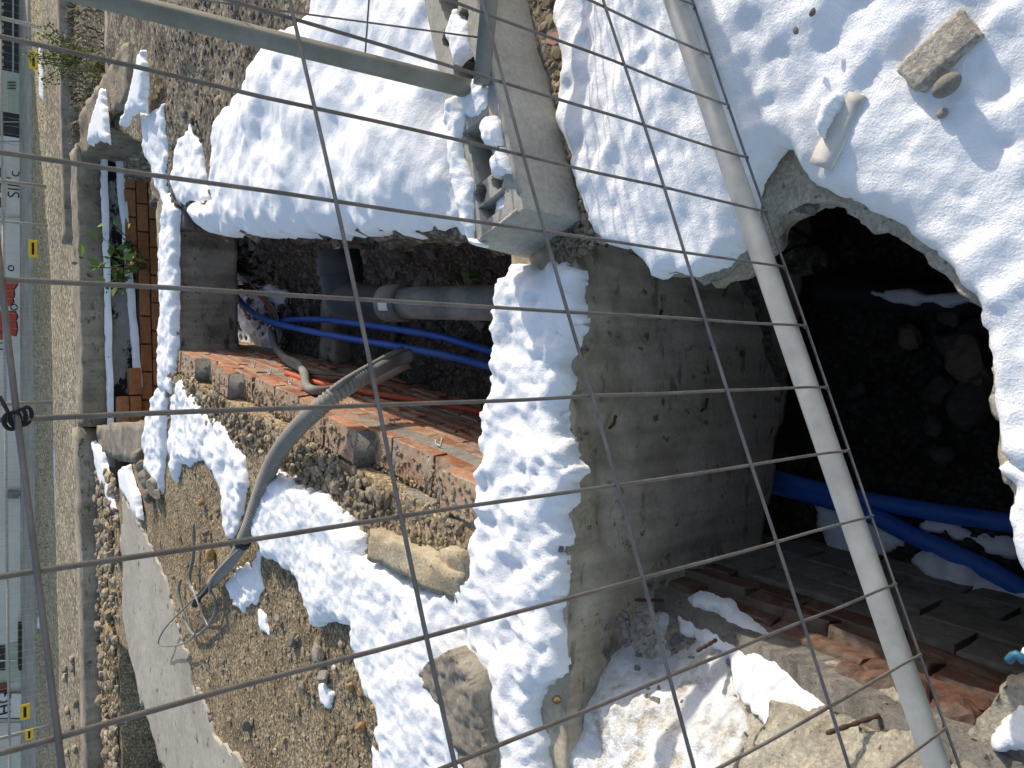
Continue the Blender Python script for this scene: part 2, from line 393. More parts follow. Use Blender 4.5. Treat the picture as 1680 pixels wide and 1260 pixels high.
M = dict(
    snow=m_snow(), dsnow=m_dirty_snow(),
    wall=m_concrete('weathered_concrete', [(.40, .325, .22), (.56, .475, .345), (.66, .58, .45)], 4.5, .5, .3, .35, .12, spots=.5),
    foot=m_concrete('precast_concrete', [(.31, .295, .25), (.41, .39, .335), (.50, .48, .425)], 3.5, .15, .0, .35, .2),
    slab=m_concrete('broken_slab_concrete', [(.34, .295, .215), (.52, .465, .36), (.66, .61, .50)], 9, 0, .5, .9, .5),
    paver=m_concrete('paver_concrete', [(.34, .305, .245), (.50, .455, .38), (.62, .58, .50)], 14, 0, .25, .7, .7),
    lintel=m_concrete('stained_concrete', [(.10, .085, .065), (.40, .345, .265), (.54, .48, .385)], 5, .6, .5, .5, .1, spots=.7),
    farwall=m_concrete('old_wall_concrete', [(.19, .16, .115), (.33, .285, .215), (.44, .395, .315)], 3, .45, .5, .6, .1, spots=.5),
    mudwall=m_concrete('earthy_concrete', [(.17, .138, .095), (.28, .236, .17), (.38, .335, .26)], 4, .3, .5, .8, .3, spots=.3),
    screed=m_concrete('screed_concrete', [(.30, .275, .225), (.39, .36, .30), (.46, .43, .37)], 2.2, 0, .15, .25, .15),
    tar=None,
    gravel=m_gravel(), mud=m_gravel('muddy_soil', (.15, .122, .083), (.255, .215, .155), (.35, .305, .235), .6),
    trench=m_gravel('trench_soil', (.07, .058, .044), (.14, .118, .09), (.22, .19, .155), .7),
    cellar=m_gravel('cellar_soil', (.025, .021, .016), (.05, .043, .034), (.085, .075, .06), .7),  # darker soil: the cellar's darkness is put into the colour
    stone=m_stone('stone', [(.21, .185, .145), (.40, .36, .295)]),
    kerb=m_concrete('kerb_stone', [(.30, .24, .155), (.46, .385, .265), (.58, .51, .385)], 10, 0, .4, .8, .3),
    ochre=m_stone('ochre_stone', [(.30, .18, .07), (.48, .33, .16)]),
    pebble=m_stone('pebbles', [(.28, .22, .14), (.48, .40, .29)], True, 14),
    river=m_stone('smooth_pebble', [(.40, .375, .315), (.52, .49, .42)]),
    rubble=m_stone('rubble', [(.13, .115, .09), (.30, .27, .225)], True), dstone=m_stone('shaded_stone', [(.06, .055, .045), (.14, .13, .11)]), drubble=m_stone('shaded_rubble', [(.04, .036, .03), (.10, .09, .075)], True),  # last two: darker copies with the cellar's shade put into the colour
    brick=m_brick('brick', (.30, .115, .06), (.40, .165, .09), (.47, .235, .14), (.44, .36, .26), .8),
    obrick=m_brick('orange_brick', (.46, .18, .075), (.54, .23, .10), (.60, .28, .13), (.22, .16, .10), .5),
    dbrick=m_brick('shaded_brick', (.13, .065, .045), (.19, .095, .065), (.24, .13, .09), (.22, .185, .14), .8),  # red toned down: shade inside the hole is put into the brick colour
    block=m_brick('grey_block', (.26, .24, .195), (.34, .31, .26), (.40, .37, .31), (.15, .135, .105), .6),
    mortar=m_concrete('mortar', [(.22, .195, .155), (.34, .31, .26), (.44, .41, .355)], 16, 0, .5, .9, .5),
    dmortar=m_concrete('dark_mortar', [(.16, .145, .12), (.26, .235, .20), (.36, .33, .28)], 12, 0, .4, .8, .3),
    steel=m_metal('galvanised_steel', (.34, .335, .305), (.46, .45, .415), .5, .2),
    oldsteel=m_metal('weathered_steel', (.17, .17, .145), (.27, .27, .235), .6, .15, 10),
    wire=m_metal('fence_wire', (.13, .12, .12), (.23, .22, .21), .5, .3, 30),
    rust=m_plain('rusty_steel', (.10, .06, .038), .9, .5, 60),
    black=m_plastic('black_pipe', (.012, .013, .016), (.10, .092, .078), .45, .6, 6),
    dusty=m_plastic('dusty_pipe', (.11, .105, .092), (.36, .325, .26), .9, .6, 6),
    blue=m_plastic('blue_pipe', (.015, .12, .52), (.25, .33, .48), .35, .35, 8),
    orange=m_plastic('orange_conduit', (.55, .10, .035), (.40, .20, .13), .4, .5, 12),
    conduit=m_plastic('grey_conduit', (.20, .195, .175), (.40, .37, .31), .5, .55, 9),
    cable=m_plastic('grey_cable', (.17, .165, .155), (.33, .31, .27), .5, .55, 14),
    lcable=m_plastic('pale_cable', (.50, .49, .45), (.40, .36, .30), .5, .6, 14),
    clip=m_plastic('white_clip', (.58, .57, .53), (.35, .32, .28), .5, .5, 20),
    plank=m_plastic('white_board', (.66, .63, .56), (.36, .31, .23), .7, .6, 9),
    leaf=m_leaf('green_leaf', [(.07, .12, .02), (.12, .19, .04), (.20, .27, .07)]),
    bush=m_leaf('bush_leaf', [(.09, .12, .02), (.15, .18, .035), (.24, .26, .07)]),
    dry=m_leaf('dry_weed', [(.10, .075, .045), (.21, .165, .10), (.36, .31, .22)], .9),
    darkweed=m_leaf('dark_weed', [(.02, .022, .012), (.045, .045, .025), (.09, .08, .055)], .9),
    twig=m_plain('twig', (.13, .095, .06), .9, .4, 30),
    tile=m_plain('pink_tile', (.48, .27, .22), .7, .3, 20),
    field=m_gravel('dry_field', (.42, .355, .21), (.50, .43, .275), (.56, .49, .34), .25),
    tan=m_gravel('tan_earth', (.27, .225, .15), (.37, .32, .225), (.45, .40, .30), .35),
    pave=m_plain('pavement', (.46, .42, .34), .85, .3, 2),
    render=m_plain('grey_render', (.74, .69, .61), .85, .18, .7),
    cream=m_plain('cream_render', (.66, .65, .58), .85, .12, 1),
    greenish=m_plain('pale_green_render', (.52, .56, .44), .8, .15, 1.5),
    dark=m_plain('dark_metal', (.045, .05, .055), .6, .4, 3),
    glass=m_plain('window_glass', (.05, .055, .065), .15, .2, 2),
    white=m_plain('white_paint', (.78, .78, .76), .6, .1, 4),
    yellow=m_plain('yellow_sign', (.78, .56, .03), .5, .12, 4),
    ink=m_plain('black_paint', (.02, .02, .022), .7, .2, 8),
    red=m_plain('red_spray', (.52, .085, .055), .7, .2, 6),
    redbrown=m_plain('red_brown_base', (.26, .10, .075), .85, .3, 3),
    bag=m_plain('white_plastic', (.80, .80, .79), .5, .1, 10),
    sky_blue=m_plain('pale_blue_plastic', (.04, .14, .22), .4, .2, 12),
)
def m_tar():
    b = NB('tarred_plaster'); v = b.coord(scale=(1, 1, 1))
    base = b.ramp(b.noise(v, 6, 7, .65), [(.3, (.20, .19, .165)), (.7, (.34, .325, .29))])
    f = b.ramp(b.noise(b.coord(scale=(.7, 1, 1)), 5.5, 8, .7), [(.47, 0.0), (.52, 1.0)])
    c = b.mix(f, base, (.008, .008, .009)); n = b.bump(b.noise(v, 30, 5), .4, .01)
    return b.done(c, .8, n)
M['tar'] = m_tar()

# ------------------------------------------------------------------ the setting: ground, bank, slabs
def big_ground():
    xs = np.concatenate([np.linspace(-90, -13, 18), np.arange(-12, 12.1, 1.0), np.linspace(13, 90, 18)])
    ys = np.concatenate([np.linspace(-40, 0, 12), np.arange(1, 30, 1.0), np.linspace(31, 300, 30)])
    X, Y = np.meshgrid(xs, ys); Z = -1.45 + .02 * fbm(X * .7, Y * .7, 4)
    n = len(xs); idx = np.arange(X.size).reshape(X.shape)
    Fc = np.stack([idx[:-1, :-1], idx[:-1, 1:], idx[1:, 1:], idx[1:, :-1]], -1).reshape(-1, 4)
    o = mesh_obj('ground', np.stack([X.ravel(), Y.ravel(), Z.ravel()], 1), Fc, M['tan']); tag(o, kind='structure')
big_ground()

INL = [G(350, 600)[:2], G(790, 800)[:2]]          # inner top edge of the trench's left brick wall
tdir = (INL[0] - INL[1]); tdir /= np.linalg.norm(tdir)    # along the trench, away
tnor = np.array([tdir[1], -tdir[0]])                      # to the right
W0 = INL[1] - tdir * 0.35                                  # near end of the wall line
def wl(s, off=0.0):                                        # point along the left wall, s metres from near end, off to the right
    return W0 + tdir * s + tnor * off

def zg(x, y):
    return .012 * fbm(x * 2.2, y * 2.2, 3) + .010 * fbm(x * 9, y * 9, 8)
# left gravel ground
far_left = GP([(255, 668), (246, 700), (215, 770), (195, 800)])
left_poly = [wl(.25, -.128), wl(3.35, -.128), wl(3.35, -.09)] + [tuple(p) for p in far_left] + [(-.75, 6.55), (-1.62, 6.5), (-1.72, 5.72)] + \
            [tuple(p) for p in GP([(212, 1068), (235, 1150), (262, 1250), (300, 1400)])] + [(-5, 3.5), (-5, 1.47), wl(.2, -.128) * [1, 0] + [0, 1.47]]
o = sheet('gravel_ground', left_poly, .03, M['gravel'], zf=zg, skirt=.5, rings=3, sk_amp=.02); tag(o, kind='structure')
# the strip of rubble ground beyond the hole at the far left
o = sheet('gravel_ground', [(-1.7, 5.86), (-6, 6.05), (-6, 6.6), (-1.6, 6.55)], .05, M['gravel'], zf=zg, skirt=.4, rings=2); tag(o, kind='structure')
# pale screed slab
scr = GP([(201, 806), (225, 852), (262, 925), (285, 985), (300, 1050), (318, 1120), (352, 1200), (410, 1275), (300, 1290), (262, 1245), (235, 1147), (214, 1064), (204, 1000), (203, 900)])
o = sheet('paving', scr, .025, M['screed'], zf=lambda x, y: .010 + .4 * zg(x, y), eamp=.10, escale=6, skirt=.03, eo=5, seed=9); tag(o, kind='structure')

# right bank with its earth face along the trench
bank = np.array([(.30, 1.19), G(800, 400)[:2], G(700, 381)[:2], G(560, 379)[:2], G(450, 380)[:2], G(345, 380)[:2], (.98, 4.2), (1.0, 4.36), (1.12, 4.72), G(246, 300)[:2], G(246, 240)[:2], (1.75, 5.55), (6, 5.5), (6, 1.19)])
def zbank(x, y):
    return zg(x, y) + .05 * np.clip((x - 1.0) / 2, 0, 1) + .035 * fbm(x * 4, y * 4, 31)
o = sheet('muddy_bank', bank, .025, M['mud'], zf=zbank, skirt=.85, rings=12, sk_amp=.05, sk_in=.04, seed=21); tag(o, kind='structure')

# trench floor: earth with a heap of rubble leaning against the right side
def ztr(x, y):
    s = (np.stack([x, y], -1) - W0) @ tdir; r = (np.stack([x, y], -1) - W0) @ tnor
    z = -.74 - .10 * np.clip((1.6 - s) / 1.6, 0, 1) + .42 * np.clip((r - .30) / .5, 0, 1) ** 1.3
    z = z + .22 * np.clip((s - 2.5) / 1.0, 0, 1)
    return z + .04 * fbm(x * 5, y * 5, 12) + .03 * fbm(x * 17, y * 17, 13)
trp = [wl(.05, -.05), wl(4.2, -.05), wl(4.2, 1.2), wl(.05, 1.0)]
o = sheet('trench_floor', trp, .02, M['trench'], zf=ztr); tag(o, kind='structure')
# cellar floor
def zcel(x, y): return -1.12 + .03 * fbm(x * 4, y * 4, 18) + .02 * fbm(x * 15, y * 15, 19) + .12 * np.clip((-.2 - x) / .4, 0, 1)
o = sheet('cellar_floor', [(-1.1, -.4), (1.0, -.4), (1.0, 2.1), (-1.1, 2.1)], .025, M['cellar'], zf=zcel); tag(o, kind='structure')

# ------------------------------------------------------------------ concrete cross wall
def build_cross_wall():
    t = thing('concrete_wall', 'thick dark weathered concrete wall crossing behind the hole, snow on its top', 'wall', (0, 1.4, 0))
    xs = np.arange(-3.0, 1.05, .016); prof = []
    top = [(1.60 - k * .31 / 16, 0.0) for k in range(17)]
    nb = 60
    cols = []
    for x in xs:
        yf = np.interp(x, [-.9, -.38, .26, .9], [1.315, 1.29, 1.24, 1.20]); yb = np.interp(x, [-1, -.37, .1, .3, .9], [1.61, 1.595, 1.515, 1.48, 1.45])
        zb = np.interp(x, [-.6, -.06, .5], [-.80, -.90, -1.02])
        pts = [(yb, -.75, 0, 1), (yb, -.3, 0, 1), (yb, -.02, 0, 1)]
        pts += [(yb + (yf - yb) * k / 16, 0.0, 2, k / 16) for k in range(17)]
        pts += [(yf + .02 * (k / nb), zb * k / nb, 1, k / nb) for k in range(1, nb + 1)]
        pts += [(yf + .1, zb - .004, 3, 0), (yb, zb - .004, 3, 1)]
        cols.append(pts)
    n = len(cols[0]); A = np.array([[(x, p[0], p[1]) for p in c] for x, c in zip(xs, cols)]); kind = np.array([p[2] for p in cols[0]]); kk = np.array([p[3] for p in cols[0]])
    X = A[..., 0]; Z = A[..., 2]
    front = (kind == 1)[None, :]; topm = (kind == 2)[None, :]
    chip = np.clip(fbm(X * 6, Z * 7, 61) - .12, 0, 1) * .10 * np.exp(Z / .16) + np.clip(fbm(X * 13, Z * 15, 66), 0, 1) * .006
    boards = .006 * np.sign(np.sin(X * 26 + .4)) * np.clip((-Z - .3) / .2, 0, 1)
    A[..., 1] += np.where(front, chip + .003 * fbm(X * 25, Z * 25, 62) + boards, 0)
    A[..., 2] += np.where(topm, .015 * fbm(X * 8, A[..., 1] * 8, 63), 0) + np.where(front & (kk[None, :] > .9), .008 * fbm(X * 7, X * 0, 64), 0)
    idx = np.arange(X.size).reshape(X.shape)
    Fc = np.stack([idx[:-1, :-1], idx[:-1, 1:], idx[1:, 1:], idx[1:, :-1]], -1).reshape(-1, 4)
    child(mesh_obj('wall_body', A.reshape(-1, 3), Fc, M['wall']), t)
    # iron stubs left in the face
    for (x, y, l) in [(1000, 702, .03), (1150, 675, .035), (1075, 530, .03)]:
        p = PY(x, y, 1.275); child(tube('iron_stub', [p, p + [0.01, -.02, l * .2], p + [l, -.025, .004]], .004, M['rust'], n=6), t)
build_cross_wall()

# ------------------------------------------------------------------ broken slab round the hole
hole = [(955, 398), (1010, 400), (1045, 402), (1075, 428), (1090, 452), (1125, 455), (1160, 466), (1195, 448), (1232, 412), (1250, 385), (1262, 372), (1290, 352), (1325, 338), (1375, 338), (1440, 376), (1520, 418), (1570, 466), (1622, 530), (1634, 580), (1634, 620), (1628, 660), (1640, 700), (1640, 745), (1655, 785), (1668, 815), (1685, 880)]
H2 = [tuple(p) for p in GP(hole)] + [(-.28, .335), (-.36, .34)] + [tuple(p) for p in GP([(1672, 1070), (1650, 1108), (1648, 1150), (1585, 1185), (1560, 1200)])]
E0 = G(1085, 975, -.30)[:2]; E1 = G(1560, 1212, -.16)[:2]
edir = E1 - E0; elen = np.linalg.norm(edir); edir /= elen; enor = np.array([edir[1], -edir[0]])
if enor[0] < 0: enor = -enor                                 # into the cellar
def zslab(x, y):
    P = np.stack([x, y], -1) - E0; dist = np.maximum(-(P @ enor), 0); a = np.clip((P @ edir) / elen, -.2, 1.2)
    dip = -(.30 - .14 * a) * np.exp(-(dist / .16) ** 1.5) - .05 * np.exp(-dist / .5)
    side = np.clip((-.36 - x) / .12, 0, 1)
    rg = .03 * fbm(x * 9, y * 9, 51) + .02 * np.abs(fbm(x * 22, y * 22, 52))
    return side * (dip + rg) + .008 * fbm(x * 6, y * 6, 53)
slab_poly = H2 + [tuple(E1), tuple(E0)] + [(-.62, 1.285), (-2.6, 1.30), (-2.6, -.9), (2.6, -.9), (2.6, 1.19), (.5, 1.19)]
t = thing('broken_slab', 'broken concrete floor slab with a ragged round hole, buried under snow', 'slab', (.5, .6, 0))
child(sheet('slab_body', slab_poly, .011, M['slab'], zf=zslab, eamp=.012, escale=26, skirt=.10, rings=5, sk_amp=.02, sk_in=.03, seed=33), t)
# unseen cellar walls, added to block light under the slab
def under_cellar():
    t = thing('light_block_wall', 'unseen cellar side wall added under the snowy slab to block light', 'wall', (.8, .5, -1.1))
    child(box('wall_body', (.80, -.4, -1.4), (.95, 1.2, -.12), M['dmortar'], bev=0), t)
    t = thing('light_block_wall', 'unseen cellar end wall added beneath the viewer to block light', 'wall', (0, -.3, -1.1))
    child(box('wall_body', (-1.2, -.45, -1.4), (.80, -.30, -.12), M['dmortar'], bev=0), t)
    t = thing('light_block_wall', 'unseen cellar wall added behind the grey blocks to block light', 'wall', (-1, .5, -1.1))
    child(box('wall_body', (-1.3, -.3, -1.4), (-1.2, 1.25, -.40), M['dmortar'], bev=0), t)
under_cellar()

# ------------------------------------------------------------------ brick walls
def brick_mesh(L, D, Hh, seed, chip=.004):
    bm = bmesh.new(); bmesh.ops.create_cube(bm, size=1)
    for v in bm.verts: v.co = Vector((v.co.x * L, v.co.y * D, v.co.z * Hh))
    bmesh.ops.bevel(bm, geom=bm.edges[:], offset=.004, segments=1, affect='EDGES')
    r = random.Random(seed)
    for v in bm.verts: v.co += Vector((r.uniform(-chip, chip), r.uniform(-chip, chip), r.uniform(-chip, chip) * .6))
    me = bpy.data.meshes.new('brick'); bm.to_mesh(me); bm.free(); return me
def lay(parent, name, meshes, p, yaw, rr, tilt=.02):
    me = meshes[rr.randrange(len(meshes))]
    o = bpy.data.objects.new(name, me); COL.objects.link(o)
    o.parent = parent; o.location = Vector(p) - Vector(parent.location)
    o.rotation_euler = (rr.uniform(-tilt, tilt), rr.uniform(-tilt, tilt), yaw + rr.uniform(-tilt, tilt)); return o
def with_mat(ms, mat):
    for q in ms: q.materials.append(mat)
    return ms
TY = math.atan2(tdir[1], tdir[0])
def trench_brick_wall():
    t = thing('brick_wall', 'ruined red brick wall along the left side of the trench, its top in sunlight', 'wall', (*wl(1.5), -.8))
    bl, bh, bd = .235, .052, .115; mo = .013
    ms = with_mat([brick_mesh(bl, bd, bh, k) for k in range(5)], M['brick'])
    hs = with_mat([brick_mesh(bd, bd, bh, 20 + k, .007) for k in range(4)], M['brick'])
    rr = random.Random(5)
    pitch = bh + mo
    def ntop(s, wy):                       # index of the highest course still standing
        base = 1 if math.sin(s * 4.1) > .75 else 0
        if s < .74: base = 0
        elif s < .86: base = 3
        elif wy == 0 and 1.95 < s < 2.15: base = 1
        return base
    def ztop(s, wy): return -.028 - ntop(s, wy) * pitch + bh / 2
    laid = {0: [], 1: []}
    for wy in (0,):
        for c in range(13):
            zc = -.028 - c * (bh + mo); s = .31 + (c % 2) * .125 + wy * .06
            while s < 3.45:
                use_h = (c % 3 == 2 and c > 3)
                L = bd if use_h else bl
                mid = s + L / 2
                if c >= max(ntop(s + .03, wy), ntop(s + L - .03, wy)) and rr.random() > (.03 if c < 3 else .008):
                    p = wl(mid, -.0565 - wy * .125 + rr.uniform(-.004, .003))
                    lay(t, 'brick', hs if use_h else ms, (*p, zc), TY, rr, .006 if c > 2 else .018); laid[wy].append((s, s + L, zc + bh / 2))
                s += L + mo
    # mortar cores, recessed behind the bricks' faces
    for wy in (0,):
        L = 3.2; V = []; n = 260
        o0 = -.004 - wy * .125; o1 = -.128 - wy * .125
        for k in range(n + 1):
            s = .31 + L * k / n; zt = max([q[2] for q in laid[wy] if q[0] - .012 <= s <= q[1] + .012] or [-.3]) - .006 + .004 * math.sin(s * 37 + wy) + .003 * math.sin(s * 91)
            for off, z in ((o0, -.95), (o0, zt), (o1, zt), (o1, -.95)): V.append((*wl(s, off), z))
        Fc = [(4 * k + j, 4 * k + 4 + j, 4 * k + 5 + j, 4 * k + 1 + j) for k in range(n) for j in range(3)]
        child(mesh_obj('mortar_core', np.array(V), Fc, M['mortar']), t)
    pts = []; sz = []
    for k in range(300):
        wy = 0; a, b, z = laid[wy][RNG.integers(min(len(laid[wy]), 26))]
        q = RNG.uniform(a - .01, b + .01); zz = max([e[2] for e in laid[wy] if e[0] - .012 <= q <= e[1] + .012])
        off = -wy * .125 - (RNG.uniform(.0, .12) if RNG.random() < .5 else RNG.choice([.115, .008]) + RNG.normal() * .006)
        pts.append((*wl(q, off), zz)); sz.append(RNG.uniform(.003, .009))
    scatter('mortar_crumbs', np.array(pts), sz, M['pebble'], .35, 5, t)
    # rubble and mortar fill behind the bricks
    pts = []; sz = []
    for k in range(1700):
        s = RNG.uniform(.3, 3.3); off = -.125 - RNG.beta(1.1, 1.5) * .20
        pts.append((*wl(s, off), -.015 + RNG.uniform(0, .045) * (1 if s > .8 else .3) * (1 - (-.125 - off) * 2))); sz.append(RNG.uniform(.006, .022) if RNG.random() < .93 else RNG.uniform(.02, .035))
    for k in range(650):
        s = RNG.uniform(.32, 3.3); pts.append((*wl(s, -RNG.uniform(.025, .13)), max([e[2] for e in laid[0] if e[0] - .012 <= s <= e[1] + .012] or [-.05]) + .002)); sz.append(RNG.uniform(.003, .012))
    scatter('rubble_fill', np.array(pts), sz, M['pebble'], .8, 4, t)
    # upright mortar slabs and the stone kerb at the near end
    def Mx(s, off, z, yaw=0): return Matrix.Translation(Vector((*wl(s, off), z))) @ Matrix.Rotation(TY + yaw, 4, 'Z')
    rough_block('mortar_slab', .45, .03, .12, .02, M['mortar'], .012, 3, M=Mx(0.32, -.125, -.13), parent=t)
    rough_block('mortar_slab', .09, .05, .13, .02, M['mortar'], .008, 5, M=Mx(.80, -.14, -.13, .5), parent=t)
    rough_block('kerb_stone', .50, .085, .14, .02, M['kerb'], .016, 8, M=Mx(.33, -.215, -.085, .10), parent=t)
    rough_block('kerb_stone', .13, .10, .14, .02, M['kerb'], .02, 9, M=Mx(.33, -.16, -.09, .3), parent=t)
    # white cable clips
    fn = np.array([tnor[0], tnor[1], 0]); p0 = np.array([*wl(1), 0])
    for (x, y) in [(416, 601), (442, 613), (476, 630), (515, 646), (573, 668), (643, 694), (719, 730)]:
        p = PL(x, y, p0 + fn * .004, fn); a = np.array([*tdir, 0])
        P = [p - a * .018 + fn * .026, p - a * .015, p, p + a * .015, p + a * .018 + fn * .014]
        child(tube('cable_clip', P, .003, M['clip'], n=6), t)
trench_brick_wall()

def far_pit():
    # far wall of the sunken room: brick below, tarred plaster, concrete top
    t = thing('far_wall', 'long concrete wall behind the sunken room, brick and black tar on its lower half', 'wall', (0, 6.5, -.4))
    child(rough_block('concrete_top', 2.12, .26, .17, .05, M['farwall'], .012, 3, M=Matrix.Translation((-.24, 6.48, -.09))), t)
    child(rough_block('plaster_band', 2.12, .10, .22, .05, M['tar'], .008, 4, M=Matrix.Translation((-.24, 6.452, -.31))), t)
    box('mortar_core', (-.24, 6.44, -1.4), (1.90, 6.60, -.30), M['dmortar'], t, bev=0)
    ms = with_mat([brick_mesh(.205, .10, .078, 40 + k, .003) for k in range(4)], M['obrick']); rr = random.Random(9)
    for c in range(6):
        s = -.16 + (c % 2) * .105
        while s < 1.85:
            lay(t, 'brick', ms, (s, 6.44, -.345 - c * .088), 0, rr, .01); s += .217
    for k in range(4): lay(t, 'brick', ms, (1.03 + .217 * k, 6.436, -.257), 0, rr, .01)
    for (x, z) in [(-.12, -.255), (.095, -.257), (-.12, -.17)]: lay(t, 'brick', ms, (x, 6.405, z), 0, rr, .01)
    # the wall goes on to the left above the rubble strip
    t2 = thing('low_wall', 'low concrete wall running to the left behind the rubble strip', 'wall', (-3, 6.6, 0))
    child(rough_block('wall_body', 6.2, .24, .60, .09, M['farwall'], .014, 13, M=Matrix.Translation((-6.45, 6.56, -.5))), t2)
    # sunlit left side of the sunken room, broken masonry
    t3 = thing('pit_side_wall', 'sunlit broken masonry at the left side of the sunken room', 'wall', (-.35, 5.6, 0))
    P = [np.array(G(248, 693)[:2]), np.array([-.225, 6.40])]
    a = P[1] - P[0]; L = np.linalg.norm(a); yaw = math.atan2(a[1], a[0])
    rough_block('wall_body', L, .24, 1.25, .045, M['stone'], .03, 21, 10, M=Matrix.Translation((P[0][0], P[0][1], -1.25)) @ Matrix.Rotation(yaw, 4, 'Z'), parent=t3)
    for k, (x, y, s) in enumerate([(232, 768, .055), (238, 785, .07), (252, 800, .075), (244, 812, .05), (258, 812, .045), (226, 748, .06)]):
        p = G(x, y, .03); rock('masonry_stone', p, (s, s * .8, s * .6), M['stone'], 60 + k, parent=t3)
    # right side: concrete wall end
    t4 = thing('pit_side_wall', 'concrete wall end at the right side of the sunken room with snow on it', 'wall', (1.8, 5.6, 0))
    rough_block('wall_body', .34, 1.5, 1.47, .04, M['mudwall'], .03, 25, M=Matrix.Translation((1.80, 5.0, -1.42)) @ Matrix.Rotation(.02, 4, 'Z'), parent=t4)
    # lintel wall at the end of the trench
    t5 = thing('lintel_wall', 'stained concrete wall across the far end of the trench, snow along its top', 'wall', (.5, 4.5, -.3))
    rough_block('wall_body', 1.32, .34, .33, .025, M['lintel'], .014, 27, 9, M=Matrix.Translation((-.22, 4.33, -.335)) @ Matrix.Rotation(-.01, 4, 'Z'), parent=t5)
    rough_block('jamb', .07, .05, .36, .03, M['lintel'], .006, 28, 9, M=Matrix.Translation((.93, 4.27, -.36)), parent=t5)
    rough_block('ledge_stone', .16, .12, .06, .02, M['stone'], .015, 29, 9, M=Matrix.Translation((.86, 4.20, -.075)), parent=t5)
    o = box('pit_floor', (-.3, 4.7, -1.44), (1.9, 6.5, -1.40), M['trench'], bev=0); tag(o, kind='structure')
far_pit()

def cellar_brick_wall():
    t = thing('brick_wall', 'dark red brick and grey block wall on the left side of the hole', 'wall', (*E0, -1.0))
    yaw = math.atan2(edir[1], edir[0]); rr = random.Random(3)
    A = E0 + enor * .012
    L = elen + .35
    o0 = A - edir * .12 + enor * -.012; 
    V = []; 
    for k in range(31):
        s = (L + .2) * k / 30; zt = -.33 + .16 * min(1, s / elen)
        for off, z in ((-.0, -1.4), (-.0, zt), (-.14, zt), (-.14, -1.4)): V.append((*(o0 + edir * s + enor * off), z))
    Fc = [(4 * k + j, 4 * k + 4 + j, 4 * k + 5 + j, 4 * k + 1 + j) for k in range(30) for j in range(3)]
    child(mesh_obj('mortar_core', np.array(V), Fc, M['dmortar']), t)
    ms = with_mat([brick_mesh(.215, .10, .058, 70 + k, .005) for k in range(4)], M['dbrick'])
    gs = with_mat([brick_mesh(.25, .10, .115, 80 + k, .006) for k in range(4)], M['block'])
    sl = .15 / elen
    for c in range(3):
        s = -.06 + (c % 2) * .11
        while s < L:
            z = -.395 - c * .072 + sl * max(s, 0) * .75
            p = A + edir * s + enor * (-.045 + .012 * (c > 0) + rr.uniform(-.006, .006)); lay(t, 'brick', ms, (*p, z), yaw, rr, .03); s += .232
    for c in range(4):
        s = -.04 + (c % 2) * .13
        while s < L:
            p = A + edir * s + enor * (-.03 + rr.uniform(-.004, .004)); lay(t, 'grey_block', gs, (*p, -.625 - c * .128 + sl * max(s, 0) * .6), yaw, rr, .01); s += .262
    # broken loose brick ends on the top course
    for k, (x, y) in enumerate([(1410, 1128), (1440, 1122), (1500, 1150), (1560, 1170)]):
        p = G(x, y, -.26); rock('broken_brick', p, (.055, .035, .03), M['dbrick'], 90 + k, parent=t)
cellar_brick_wall()

# right side of the trench: rubble stones bedded in the earth face, concrete sill across the floor
def trench_right():
    pts = []; sz = []
    for k in range(420):
        s = RNG.uniform(.3, 3.2); r = RNG.uniform(.22, .80); p = wl(s, r); z = ztr(np.array([p[0]]), np.array([p[1]]))[0]
        pts.append((*p, z + .005)); sz.append(RNG.uniform(.012, .035) if RNG.random() < .8 else RNG.uniform(.035, .06))
    o = scatter('rubble_heap', np.array(pts), sz, M['rubble'], .8, 6); tag(o, 'loose rubble on the shaded trench floor', 'rubble')
    t = thing('concrete_sill', 'shaded concrete sill across the trench floor behind the black pipe', 'sill', (.5, 3.6, -.7))
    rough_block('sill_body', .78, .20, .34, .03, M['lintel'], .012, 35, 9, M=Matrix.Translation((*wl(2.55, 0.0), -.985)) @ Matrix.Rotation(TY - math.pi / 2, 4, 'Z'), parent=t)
trench_right()

# ------------------------------------------------------------------ snow
def lump(a1, s1, a2, s2, seed, a3=.004, s3=35):
    return lambda x, y: a1 * fbm(x * s1, y * s1, seed, 3) - a2 * np.abs(fbm(x * s2, y * s2, seed + 3, 3)) * 1.4 + a3 * fbm(x * s3, y * s3, seed + 6, 3)
def ztilt(x, y):                           # slope shaped to turn the slab snow from the sun and dim it
    return .004 + .15 * np.clip(x - .22, 0, 3) * np.clip((1.15 - y) / .25, 0, 1)
def snow(poly_px, h, T, w, label, z=0.0, zf=None, eamp=.015, escale=22, bump=None, seed=1, mat='snow', world=None, sink=.012):
    poly = world if world is not None else GP(poly_px, z)
    o = sheet('snow', poly, h, M[mat], zf=zf if zf else (lambda x, y: z + 0 * x), T=T, w=w, eamp=eamp, escale=escale, bump=bump, seed=seed, sink=sink)
    tag(o, label, 'snow', kind='stuff'); return o

